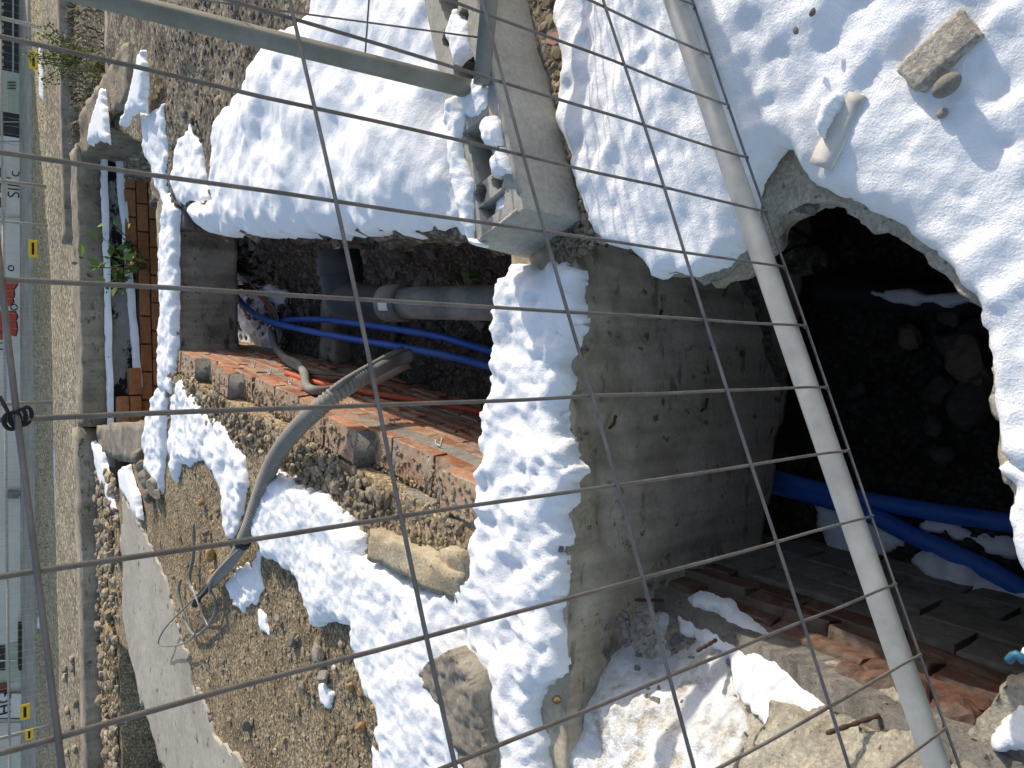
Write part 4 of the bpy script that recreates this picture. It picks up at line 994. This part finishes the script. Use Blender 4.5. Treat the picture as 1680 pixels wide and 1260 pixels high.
def plank():
    a = G(1333, 268, .078); b = G(1384, 148, .086); L = np.linalg.norm((b - a)[:2]); yaw = math.atan2(b[1] - a[1], b[0] - a[0])
    o = rough_block('white_board', L, .036, .010, .012, M['plank'], .003, 3, M=Matrix.Translation(Vector(a) - Vector((0, .0, .012))) @ Matrix.Rotation(yaw, 4, 'Z') @ Matrix.Translation((0, -.03, 0)))
    tag(o, 'white board piece half buried in snow at the top of the hole', 'board')
    snow([(1352, 225), (1364, 195), (1380, 150), (1352, 165), (1342, 200)], .006, .012, .014, 'snow clinging to the white board', z=.083, seed=141)
    pts = []; sz = []
    for k in range(90):
        p = G(RNG.uniform(1368, 1392), RNG.uniform(190, 280), .055); pts.append(p); sz.append(RNG.uniform(.003, .009))
    for k in range(160):
        p = G(RNG.uniform(1258, 1330), RNG.uniform(275, 345), .0); pts.append(p + [0, 0, -.01]); sz.append(RNG.uniform(.004, .016))
    o = scatter('debris', np.array(pts), sz, M['rubble'], .8, 8); tag(o, 'crumbled concrete at the top of the hole beside the white board', 'debris')
plank()

def big_stone():
    poly = GP([(727, 1095), (735, 1078), (772, 1056), (800, 1088), (818, 1125), (824, 1180), (832, 1210), (838, 1250), (835, 1290), (795, 1290), (782, 1235), (775, 1195), (757, 1150), (738, 1120)], .03)
    def zf(x, y): return .095 + .015 * fbm(x * 9, y * 9, 151) + .022 * np.abs(fbm(x * 24, y * 24, 152)) + .05 * (x + .75)
    o = sheet('large_stone', poly, .008, M['stone'], zf=zf, eamp=.006, escale=30, skirt=.10, rings=4, sk_amp=.008, seed=15); tag(o, 'large flat ochre grey stone set in the snow', 'stone')
big_stone()
stones = [
    (478, 1050, .030, 'stone', 'pale lumpy stone on the gravel, the upper of two'), (522, 1075, .034, 'stone', 'pale angular stone split in two on the gravel'),
    (530, 1110, .030, 'stone', 'grey stone just below the split pale stone'), (495, 1130, .026, 'stone', 'flat grey stone with a long shadow on the gravel'),
    (548, 1095, .014, 'clip', 'small white fragment among the ochre chips'), (575, 1128, .018, 'ochre', 'upright ochre chip among the gravel'),
    (590, 1140, .012, 'ochre', 'small flat ochre chip beside the upright one'), (590, 1195, .024, 'ochre', 'brown ochre cube stone on the gravel'),
    (628, 1228, .026, 'stone', 'grey stone at the bottom edge beside the snow'), (612, 1160, .012, 'ochre', 'tiny ochre chip nearest the snow'),
    (345, 908, .036, 'ochre', 'brown stone beside the cable ends'), (349, 940, .030, 'ochre', 'orange block stone under the cut cables'), (338, 872, .028, 'stone', 'rounded stone above the cable ends'),
    (527, 960, .014, 'stone', 'little stone stuck in the snow edge'), (545, 985, .016, 'stone', 'small stone lying in the lower snow edge'),
    (440, 920, .012, 'stone', 'small round stone near the tiny snow spot'), (455, 1015, .018, 'stone', 'rounded pebble at the snow margin'),
    (405, 1190, .030, 'stone', 'lone pale stone at the edge of the pale paving'), (180, 1035, .055, 'ochre', 'pale block stone lying in the rubble strip'),
    (915, 1148, .014, 'ochre', 'small orange stone on the cross wall'), (933, 183, .030, 'stone', 'grey stone between fence foot and snow'),
    (330, 825, .022, 'ochre', 'ochre stone on the gravel beside the snow band'), (1333, 20, .006, 'stone', 'small brown stone in the snow at the top edge'),
    (605, 862, .016, 'stone', 'stone wedged in the rubble beside the wall'), (780, 905, .028, 'stone', 'slanting flat stone at the near end of the wall'),
    (1305, 50, .006, 'stone', 'dark crumbs of stone showing through the snow'), (920, 900, .010, 'stone', 'bit of stone on the rim of the cross wall'),
]
for k, (x, y, s, mt, lab) in enumerate(stones):
    z = .015
    if x > 1250: z = .115
    p = G(x, y, z + s * .2); rr = np.random.default_rng(200 + k)
    tag(rock('stone', p, (s * rr.uniform(.95, 1.3), s * rr.uniform(.7, .95), s * rr.uniform(.5, .75)), M[mt], 200 + k), lab, 'stone')

# rubble ledge: broken concrete, reinforcing bars
def ledge_bits():
    for k, (x, y, z, dx, dy, dz, lab) in enumerate([(1075, 985, -.24, .015, .0, .07, 'rusty reinforcing bar against the cross wall'), (1166, 1055, -.18, .0, -.01, .06, 'short bent reinforcing bar in the rubble ledge'), (1418, 1182, -.14, -.01, .03, .075, 'thick rusty bar standing in the concrete chunk')]):
        p = G(x, y, z); P = spline([p - np.array([dx, dy, dz]) * .4, p, p + np.array([dx, dy, dz])], .006)
        r = .0042 + .0007 * np.sign(np.sin(np.arange(len(P)) * 1.6)); tag(tube('reinforcing_bar', P, r, M['rust'], n=8), lab, 'bar')
    pts = []; sz = []
    for k in range(260):
        a = RNG.uniform(0, 1.05); dd = RNG.gamma(1.5, .06); p = E0 + edir * elen * a - enor * dd
        if p[1] > 1.27: continue
        z = zslab(np.array([p[0]]), np.array([p[1]]))[0]; pts.append((*p, z + .003)); sz.append(RNG.uniform(.004, .014) if RNG.random() < .9 else RNG.uniform(.015, .03))
    for k in range(60):
        p = G(RNG.uniform(1020, 1075), RNG.uniform(1005, 1060), -.14); pts.append(p); sz.append(RNG.uniform(.008, .024))
    o = scatter('debris', np.array(pts), sz, M['mortar'], .8, 9); tag(o, 'crumbled concrete on the ledge left of the hole', 'debris')
    poly = [G(x, y, -.1)[:2] for x, y in [(1230, 1165), (1300, 1185), (1370, 1195), (1430, 1215), (1500, 1232), (1520, 1290), (1230, 1290)]]
    def zf(x, y): return zslab(x, y) + .035 + .012 * fbm(x * 14, y * 14, 155) + .014 * np.abs(fbm(x * 40, y * 40, 156))
    o = sheet('concrete_chunk', poly, .008, M['slab'], zf=zf, eamp=.02, escale=16, skirt=.07, rings=3, sk_amp=.012, seed=17); tag(o, 'big broken concrete chunk at the lower edge in sunlight', 'concrete chunk')
    p = G(1682, 1085, .0); tag(tube('plastic_scrap', spline([p, p + [.008, .010, .004], p + [-.004, .02, .002]], .005), .006, M['sky_blue'], n=10), 'pale blue plastic scrap at the right edge of the hole', 'plastic scrap')
ledge_bits()

# rubble in the cellar
cr = [(1590, 590, .075), (1560, 560, .05), (1590, 665, .07), (1540, 640, .055), (1600, 540, .05), (1490, 550, .045), (1460, 640, .03), (1530, 700, .03), (1545, 745, .035), (1625, 620, .05), (1600, 620, .045), (1405, 640, .03), (1560, 520, .04), (1500, 500, .03)]
for k, (x, y, s) in enumerate(cr):
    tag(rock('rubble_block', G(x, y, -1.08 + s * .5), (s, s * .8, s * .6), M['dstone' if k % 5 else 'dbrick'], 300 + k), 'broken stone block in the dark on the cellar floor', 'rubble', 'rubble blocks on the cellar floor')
pts = []; sz = []
for k in range(350):
    p = G(RNG.uniform(1380, 1690), RNG.uniform(500, 1080), -1.09); pts.append((p[0], p[1], zcel(np.array([p[0]]), np.array([p[1]]))[0])); sz.append(RNG.uniform(.006, .025))
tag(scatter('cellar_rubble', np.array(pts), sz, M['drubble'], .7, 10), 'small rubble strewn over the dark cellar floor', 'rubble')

# ------------------------------------------------------------------ gravel scattered over the left ground
def gravel_scatter():
    lp = np.array(left_poly); pts = []; sz = []
    px = []
    while len(pts) < 7500:
        x = RNG.uniform(205, 760); y = RNG.uniform(660, 1330)
        if RNG.random() > (x / 700) ** .8 + .1: continue
        p = G(x, y, .012); q = np.array([p[0]]), np.array([p[1]])
        if sdf(*q, lp)[0] < .03: continue
        ins = sdf(*q, scr)[0] > -.01
        if ins and RNG.random() > .06: continue
        s = RNG.gamma(2.0, .0019) + .0015
        if RNG.random() < .03: s += RNG.uniform(.006, .016)
        pts.append((p[0], p[1], zg(*q)[0] + s * .25 + (.006 if ins else 0))); sz.append(min(s, .024))
    tag(scatter('gravel', np.array(pts), sz, M['pebble'], .75, 12), 'loose gravel and chips over the left ground', 'gravel')
    pts = []; sz = []
    for k in range(1600):
        x = RNG.uniform(-5.5, -.55); y = RNG.uniform(5.75, 6.5)
        if RNG.random() < .5: y = RNG.uniform(5.95, 6.4)
        if y < 5.9 and x < -1.6: continue
        s = RNG.gamma(2.0, .009) + .006; pts.append((x, y, .01 + s * .2)); sz.append(min(s, .06))
    tag(scatter('rubble_strip', np.array(pts), sz, M['pebble'], .8, 13), 'strip of loose rubble in front of the low far wall', 'rubble')
    pts = []; sz = []
    for k in range(1500):
        p = G(RNG.uniform(255, 480), RNG.uniform(0, 345), .02)
        q = np.array([p[0]]), np.array([p[1]])
        if sdf(*q, bank)[0] < .02: continue
        s = RNG.gamma(1.6, .004) + .003; pts.append((p[0], p[1], zbank(*q)[0] + s * .2)); sz.append(min(s, .03))
    tag(scatter('gravel', np.array(pts), sz, M['rubble'], .6, 15), 'crumbs of earth and stone on the muddy right bank', 'gravel')
gravel_scatter()

# ------------------------------------------------------------------ weeds and plants
def blades(name, pts, hmin, hmax, mat, label, cat, seed=1, wid=.006, flop=.8):
    r = np.random.default_rng(seed); V = []; Fc = []; b = 0
    for p in pts:
        h = r.uniform(hmin, hmax); a = r.uniform(0, 6.28); l = h * flop * r.uniform(.2, 1.0); d = np.array([math.cos(a), math.sin(a), 0]); s = np.array([-d[1], d[0], 0]) * wid * r.uniform(.5, 1.3)
        p = np.asarray(p); q1 = p + d * l * .4 + ZZ * h * .65; q2 = p + d * l + ZZ * h * r.uniform(.6, 1.0)
        V += [p - s, p + s, q1 - s * .8, q1 + s * .8, q2]; Fc += [(b, b + 1, b + 3, b + 2), (b + 2, b + 3, b + 4)]; b += 5
    o = mesh_obj(name, np.array(V), Fc, M[mat], smooth=False); tag(o, label, cat, kind='stuff'); return o
def ground_at(z): return lambda x, y: z
P = []
for k in range(7000):
    x = RNG.uniform(1.9, 8.0); y = RNG.uniform(5.75, 8.3)
    P.append((x, y, -.22 + .05 * min(1, max(0, (x - 1) / 3)) + .02 * RNG.random()))
blades('dry_weeds', P, .02, .11, 'dry', 'tangle of dry brown weeds between the far concrete walls', 'weeds', 3, .008, 2.0)
P = [(*wl(RNG.uniform(3.15, 4.0), RNG.uniform(.35, .95)), -.55) for k in range(700)]
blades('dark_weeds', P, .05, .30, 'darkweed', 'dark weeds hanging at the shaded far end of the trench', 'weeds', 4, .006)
P = [(RNG.uniform(-3.6, -1.75), RNG.uniform(4.6, 5.9), -1.0) for k in range(1500)]
P = [p for p in P if sdf(np.array([p[0]]), np.array([p[1]]), np.array(left_poly))[0] < 0]
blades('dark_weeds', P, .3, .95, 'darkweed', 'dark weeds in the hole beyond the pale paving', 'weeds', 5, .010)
P = [(RNG.uniform(.35, .62), RNG.uniform(2.25, 2.6), -.62) for k in range(60)]
blades('green_weeds', P, .04, .12, 'leaf', 'little green weeds in the trench below the black pipe', 'weeds', 6, .008)
# snow speckled rubble at the far end of the trench
def end_rubble():
    pts = []; sz = []; sp = []; ss = []
    for k in range(520):
        p = wl(RNG.uniform(3.05, 3.75), RNG.uniform(.02, .80)); z = ztr(np.array([p[0]]), np.array([p[1]]))[0]
        pts.append((*p, z + RNG.uniform(0, .05))); sz.append(RNG.uniform(.01, .04))
    tag(scatter('rubble_heap', np.array(pts), sz, M['rubble'], .8, 16), 'stones heaped at the far end of the trench', 'rubble')
    for k, (pl, lab) in enumerate([([(386, 560), (386, 500), (405, 515), (425, 535), (440, 550), (435, 580), (410, 575)], 'ragged snow over the stones at the far end of the trench'),
                                   ([(392, 480), (395, 440), (420, 450), (440, 490), (425, 500)], 'thin snow among the cables at the far end of the trench')]):
        snow(None, .012, .02, .03, lab, world=np.array([G(x, y, -.50)[:2] for x, y in pl]), zf=lambda x, y: ztr(x, y) + .035, eamp=.09, escale=13, bump=lump(.015, 12, .02, 18, 30 + k), seed=170 + k, sink=.04)
end_rubble()
def leafy(name, base, n, spread, size, mat, label, seed, stems=6, hgt=.25):
    t = thing(name, label, 'plant', tuple(base)); r = np.random.default_rng(seed); base = np.asarray(base)
    tips = []
    for k in range(stems):
        tip = base + r.normal(size=3) * spread * [1, .7, .5] + ZZ * hgt * r.uniform(.5, 1)
        child(tube('stem', spline([base, (base + tip) / 2 + r.normal(size=3) * spread * .15, tip], .03), .004, M['twig'], n=5), t); tips.append(tip)
    V = []; Fc = []; b = 0
    for k in range(n):
        tip = tips[r.integers(stems)]; f = r.uniform(.3, 1.1); c = base + (tip - base) * f + r.normal(size=3) * spread * .28
        d = r.normal(size=3); d /= np.linalg.norm(d); s = np.cross(d, r.normal(size=3)); s /= np.linalg.norm(s); L = size * r.uniform(.6, 1.3); nn = np.cross(d, s)
        V += [c, c + d * L * .5 + s * L * .27 + nn * L * .06, c + d * L, c + d * L * .5 - s * L * .27 + nn * L * .06, c + d * L * .5]; Fc += [(b, b + 1, b + 4), (b + 1, b + 2, b + 4), (b + 2, b + 3, b + 4), (b + 3, b, b + 4)]; b += 5
    child(mesh_obj('leaves', np.array(V), Fc, M[mat], smooth=False), t)
leafy('leafy_plant', PY(240, 440, 6.33), 90, .13, .085, 'leaf', 'leafy green plant growing at the ledge of the orange brick wall', 3, 6, .30)
leafy('bush', np.array([2.95, 7.6, -.2]), 800, .12, .03, 'bush', 'small yellow green bush among the dry weeds', 4, 12, .42)
leafy('bush', np.array([2.55, 6.6, -.2]), 400, .11, .03, 'bush', 'straggly low bush beside the far concrete wall', 5, 9, .30)

# ------------------------------------------------------------------ far terraces
def far_ground():
    def zt(x, y): return -.22 + .02 * fbm(x * .8, y * .8, 160) + .05 * np.clip((x - 1) / 3, 0, 1)
    o = sheet('earth_terrace', [(-9, 6.78), (1.5, 6.72), (1.9, 5.8), (10, 5.6), (10, 9.5), (-9, 10.3)], .12, M['tan'], zf=zt, skirt=1.2); tag(o, kind='structure')
    t = thing('low_wall', 'narrow concrete wall top among the dry weeds on the far right', 'wall', (4, 5.7, -.2))
    rough_block('wall_body', 4.5, .16, .5, .10, M['farwall'], .012, 41, M=Matrix.Translation((2.1, 5.60, -.48)), parent=t)
    t = thing('low_wall', 'thin far concrete wall beyond the green bush', 'wall', (4, 7.9, -.2))
    rough_block('wall_body', 6.5, .14, .35, .12, M['farwall'], .012, 42, M=Matrix.Translation((1.4, 8.0, -.42)), parent=t)
    # dry field sloping to the street
    o = sheet('dry_field', [(-14, 16.6), (-14, 23.2), (14, 19.4), (14, 15.0)], .30, M['field'], zf=lambda x, y: -1.40 + .03 * fbm(x * .6, y * .6, 165), skirt=.3); tag(o, kind='structure')
    P = [(RNG.uniform(-11, 10), RNG.uniform(15.6, 21.5), -1.41) for k in range(1500)]
    blades('dry_grass', P, .02, .06, 'dry', 'short dry grass on the far field', 'grass', 8, .012)
    # street pavement before the buildings
    a = G(46, 0, -1.38); b = G(53, 1250, -1.38)
    o = sheet('pavement', [(-16, 22.9), (-16, 26.5), (16, 21.5), (16, 18.9)], .4, M['pave'], zf=lambda x, y: -1.35 + 0 * x, skirt=.1); tag(o, kind='structure')
    # snow line along the edge
    n = 60; P = []
    pxs = [(92, -20), (92, 60), (90, 200), (86, 300), (86, 420), (88, 520), (92, 640), (91, 760), (93, 830), (97, 905)]
    pxe = [(98, 905), (99, 830), (97, 760), (97, 640), (93, 520), (92, 420), (90, 300), (93, 200), (99, 60), (99, -20)]
    snow(None, .06, .05, .08, 'long thin line of snow along the edge of the far field', world=np.array([G(x, y, -1.38)[:2] for x, y in pxs + pxe]), zf=lambda x, y: -1.385 + 0 * x, eamp=.05, escale=1.5, seed=161)
    snow(None, .06, .05, .08, 'far snow line at the left end of the field', world=np.array([G(x, y, -1.38)[:2] for x, y in [(99, 1020), (100, 1100), (100, 1200), (104, 1290), (107, 1290), (103, 1200), (103, 1100), (102, 1020)]]), zf=lambda x, y: -1.385 + 0 * x, eamp=.03, escale=1.5, seed=162)
    snow(None, .05, .05, .07, 'short snow bar lying on the far field at the right', world=np.array([G(x, y, -1.38)[:2] for x, y in [(67, 75), (68, 160), (74, 168), (71, 110), (70, 75)]]), zf=lambda x, y: -1.375 + 0 * x, seed=163)
    # strip of snow at the foot of the earth terrace
    snow(None, .03, .03, .04, 'thin snow streak below the leafy plant at the far terrace', world=np.array([G(x, y, -.20)[:2] for x, y in [(126, 330), (128, 440), (130, 560), (134, 620), (137, 560), (136, 440), (131, 330)]]), zf=lambda x, y: -.20 + 0 * x, eamp=.02, escale=4, seed=164)
    for k in range(9):
        x = RNG.uniform(85, 120); y = RNG.uniform(1020, 1180)
        p = G(RNG.uniform(104, 126), RNG.uniform(1050, 1240), -.2)
        tag(rock('stone', p, (.055, .045, .03), M['stone'], 400 + k), 'grey stone on the far left earth terrace', 'stone', 'stones on the far terrace')
far_ground()

# ------------------------------------------------------------------ far fence and buildings
FB = [G(92, 0, -1.38), G(100, 1250, -1.38)]
def far_y(px): return G(91 + px * .006, px, -1.38)
def far_fence():
    cuts = [-180, 52, 310, 372, 662, 934, 1188, 1450]
    labs = ['far wire fence panel in front of the dark slatted gate', 'far wire fence panel before the pale green box', 'narrow far fence panel before the grey wall', 'far fence panel in front of the red graffiti',
            'far fence panel with a small grey box behind it', 'far fence panel beside the plastic bag', 'far fence panel at the left end with yellow signs']
    for k in range(7):
        a = far_y(cuts[k]); b = far_y(cuts[k + 1]); t = thing('site_fence', labs[k], 'fence', tuple(a), 'fence panels along the far street')
        b = b + (a - b) * .012
        for p in (a, b): child(tube('post', [p + ZZ * -.02, p + ZZ * 1.98], .022, M['steel'], n=8), t)
        for z in (.88, 1.96): child(tube('rail', [a + ZZ * z, b + ZZ * z], .02, M['steel'], n=8), t)
        L = np.linalg.norm(b - a); n = int(L / .14)
        V = []; Fc = []; base = 0
        for i in range(1, n):
            p = a + (b - a) * i / n; vv, ff = tube_geo([p + ZZ * .10, p + ZZ * 1.96], .0025, 3, False); V.append(vv); Fc += [tuple(q + base for q in f) for f in ff]; base += len(vv)
        for z in np.arange(.1, 1.95, .25):
            vv, ff = tube_geo([a + ZZ * z, b + ZZ * z], .0025, 3, False); V.append(vv); Fc += [tuple(q + base for q in f) for f in ff]; base += len(vv)
        o = mesh_obj('wire_mesh', np.concatenate(V), Fc, M['oldsteel']); child(o, t); o['kind'] = 'stuff'
    def sign(x, y, wd, hh, lab):
        p = PL(x, y, far_y(600) - np.array([0, .06, 0]), np.array([FB[1][1] - FB[0][1], -(FB[1][0] - FB[0][0]), 0]))
        t = thing('yellow_sign', lab, 'sign', tuple(p)); yaw = math.atan2(FB[0][1] - FB[1][1], FB[0][0] - FB[1][0])
        box('plate', (p[0] - wd / 2, p[1] - .008, p[2] - hh / 2), (p[0] + wd / 2, p[1] + .008, p[2] + hh / 2), M['yellow'], t, yaw, p)
        box('print_bar', (p[0] - wd * .34, p[1] - .012, p[2] - hh * .14), (p[0] + wd * .34, p[1] - .0095, p[2] + hh * .16), M['ink'], t, yaw, p, bev=0)
    sign(55, 99, .33, .14, 'yellow plate on the far fence at the upper left'); sign(54, 408, .33, .14, 'yellow plate on the far fence right of the red graffiti')
    sign(41, 1168, .32, .17, 'large yellow plate on the far fence beside the lettered sign'); sign(48, 1205, .22, .14, 'small square yellow plate at the left end of the far fence')
far_fence()

def buildings():
    a = G(40, -40, -1.38); b = G(41, 1300, -1.38); A = np.array([a[0], a[1] + .6, 0]); B = np.array([b[0], b[1] + 0.6, 0])
    dv = (A - B); dv /= np.linalg.norm(dv); nv = np.array([dv[1], -dv[0], 0]); yaw = math.atan2(dv[1], dv[0])
    if nv[1] > 0: nv = -nv
    def onw(x, y, off=0.0): return PL(x, y, B + nv * off, nv)
    def facade(t, name, y0, y1, mat, z0=-1.38, z1=4.0, off=0.0, depth=.3):
        p = onw(30, y1, off); q = onw(30, y0, off)
        V = []
        for P_ in (p, q):
            for dd in (0, -depth):
                for z in (z0, z1): V.append((P_[0] + nv[0] * dd, P_[1] + nv[1] * dd, z))
        Fc = [(0, 4, 5, 1), (4, 6, 7, 5), (6, 2, 3, 7), (2, 0, 1, 3), (1, 5, 7, 3), (0, 2, 6, 4)]
        child(mesh_obj(name, np.array(V), Fc, M[mat], smooth=False), t)
    def panel(t, name, x0, x1, y0, y1, mat, off, th=.02):
        P4 = [onw(x, y, off) for x, y in ((x1, y1), (x1, y0), (x0, y0), (x0, y1))]
        P4 = [np.array(p) for p in P4]; V = P4 + [p - nv * th for p in P4]
        Fc = [(0, 1, 2, 3), (7, 6, 5, 4)] + [(i, i + 4, (i + 1) % 4 + 4, (i + 1) % 4) for i in range(4)]
        o = mesh_obj(name, np.array(V), Fc, M[mat], smooth=False); child(o, t); return o
    t = thing('building', 'long grey rendered building with red graffiti beyond the field', 'building', tuple(onw(41, 640)))
    facade(t, 'wall', 238, 1052, 'render'); panel(t, 'plinth', 34, 43, 240, 1050, 'pave', .03)
    for (y0, y1) in [(275, 292), (299, 318), (324, 342)]:
        f = panel(t, 'window', -60, 4, y0, y1, 'glass', .035); child(panel(t, 'frame', -60, 4, y1 - 1.5, y1, 'white', .05), f); child(panel(t, 'frame', 2, 4, y0, y1, 'white', .05), f)
    panel(t, 'window_sill', 4, 8, 272, 345, 'white', .06); panel(t, 'window_frame', -60, 4, 293, 298, 'white', .05); panel(t, 'window_frame', -60, 4, 319, 323, 'white', .05)
    panel(t, 'drainpipe', -60, 34, 355, 357, 'pave', .06)
    # red spray lettering with black outlines
    def blob(pts, mat, off):
        P_ = [onw(x, y, off) for x, y in pts]; n = len(P_); V = P_ + [p - nv * .004 for p in P_]
        child(mesh_obj('graffiti', np.array(V), [tuple(range(n)), tuple(range(2 * n - 1, n - 1, -1))] + [(i, i + n, (i + 1) % n + n, (i + 1) % n) for i in range(n)], M[mat], smooth=False), t)
    def letter(pts):
        c = np.mean(np.array(pts), 0); blob([tuple(c + (np.array(p) - c) * 1.10) for p in pts], 'ink', .008); blob(pts, 'red', .013)
    letter([(-30, 458), (24, 458), (28, 466), (24, 473), (10, 476), (-30, 476)]); letter([(-30, 477), (22, 474), (23, 483), (22, 488), (-30, 487)])
    letter([(-30, 488), (20, 489), (22, 495), (17, 501), (-30, 500)]); letter([(-30, 510), (24, 511), (28, 519), (25, 527), (-30, 524)])
    letter([(-30, 525), (26, 528), (28, 540), (25, 551), (17, 549), (-30, 540)]); letter([(-30, 541), (6, 543), (14, 556), (12, 564), (4, 557), (-30, 552)])
    def ring(x, y, r):
        c = onw(x, y, .01); child(tube('graffiti', [c + dv * r * math.cos(q) + ZZ * r * math.sin(q) for q in np.linspace(0, 2 * math.pi, 20)], .012, M['ink'], n=5), t)
    ring(23, 504, .07); ring(13, 570, .05); ring(3, 568, .08); ring(18, 440, .06)
    def write(txt, x, y, size, name='lettering', mat='ink', par=None, off=.012):
        cu = bpy.data.curves.new(name, 'FONT'); cu.body = txt; cu.size = size; cu.extrude = .004; cu.align_x = 'LEFT'; cu.offset = -.004 if mat == 'ink' and txt[0] == 'S' else 0.0
        tmp = bpy.data.objects.new('tmp', cu); COL.objects.link(tmp); dg = bpy.context.evaluated_depsgraph_get()
        me = bpy.data.meshes.new_from_object(tmp.evaluated_get(dg)); COL.objects.unlink(tmp); bpy.data.objects.remove(tmp)
        me.materials.clear(); me.materials.append(M[mat])
        p = onw(x, y, off); R = Matrix(((dv[0], 0, -nv[0] * -1), (dv[1], 0, nv[1]), (0, 1, 0))).to_4x4()
        me.transform(Matrix.Translation(Vector(p)) @ R)
        o = bpy.data.objects.new(name, me); COL.objects.link(o); child(o, par if par else t)
    write("SIL'c", 32, 326, .36)
    # grey electric box
    t2 = thing('meter_box', 'small dark grey box on the grey wall behind the far fence', 'box', tuple(onw(32, 812, .1)))
    panel(t2, 'box_body', 13, 31, 805, 818, 'oldsteel', .12, .1); panel(t2, 'box_bracket', 31, 41, 811, 813, 'oldsteel', .09, .05)
    # dark slatted gate
    t = thing('slatted_gate', 'dark slatted gate at the far right of the street', 'gate', tuple(onw(41, 60)))
    facade(t, 'gate_frame', -120, 118, 'dark', off=-.05)
    for k in range(14): panel(t, 'slat', -80, 6, -40 + k * 11, -40 + k * 11 + 5, 'steel', .0, .03)
    panel(t, 'gate_bar', 20, 23, -60, 118, 'steel', .02)
    t = thing('kiosk', 'pale green rendered wall block beside the dark gate', 'building', tuple(onw(41, 150)))
    facade(t, 'wall', 120, 187, 'greenish', off=.0)
    for y in (134, 139, 144): panel(t, 'railing_bar', 12, 26, y, y + 1.6, 'dark', .04)
    for k in range(5): panel(t, 'brick_joint', 14 + k * 4, 14.5 + k * 4, 150, 184, 'pave', .01)
    t = thing('dark_door', 'dark recessed garage door between green wall and grey building', 'door', tuple(onw(41, 210)))
    facade(t, 'door_leaf', 187.5, 226, 'dark', off=-.04); panel(t, 'door_rail', -60, 32, 199, 201, 'steel', .0)
    t = thing('white_jamb', 'white striped jamb beside the grey building', 'jamb', tuple(onw(41, 232)))
    facade(t, 'wall', 226.5, 237.5, 'white', off=.02); panel(t, 'groove', -60, 40, 231, 233, 'pave', .03)
    # house with the lettered sign
    t = thing('building', 'pale green fronted house between grey building and sign', 'building', tuple(onw(41, 1080)))
    facade(t, 'wall', 1052.5, 1118, 'greenish', off=-.02); f = panel(t, 'window', -60, 8, 1060, 1100, 'glass', .01); child(panel(t, 'frame', -60, 28, 1083, 1085, 'white', .02), f)
    panel(t, 'hedge_base', 31, 37, 1025, 1100, 'darkweed', .3, .2)
    t = thing('building', 'cream shop front with a lettered white sign at the lower left', 'building', tuple(onw(41, 1180)))
    facade(t, 'wall', 1118.5, 1420, 'cream', off=.0); panel(t, 'red_tile', -60, 15, 1120, 1137, 'redbrown', .02); panel(t, 'base_course', 35, 45, 1100, 1300, 'redbrown', .05)
    s = panel(t, 'sign_board', -60, 36, 1138, 1178, 'white', .10, .06); panel(t, 'sign_edge', -60, 36, 1136, 1138, 'redbrown', .11); panel(t, 'sign_edge', -60, 36, 1178, 1180, 'redbrown', .11)
    write('HG', 18, 1171, .45, 'lettering', 'ink', s, .112)
    panel(t, 'shutter', -60, 34, 1186, 1225, 'render', .03)
    # plastic bag blown on the field
    p = G(68, 1022, -1.33); o = rock('plastic_bag', p, (.20, .12, .10), M['bag'], 77, rough=1.2); tag(o, 'white plastic bag lying on the far field', 'bag')
buildings()
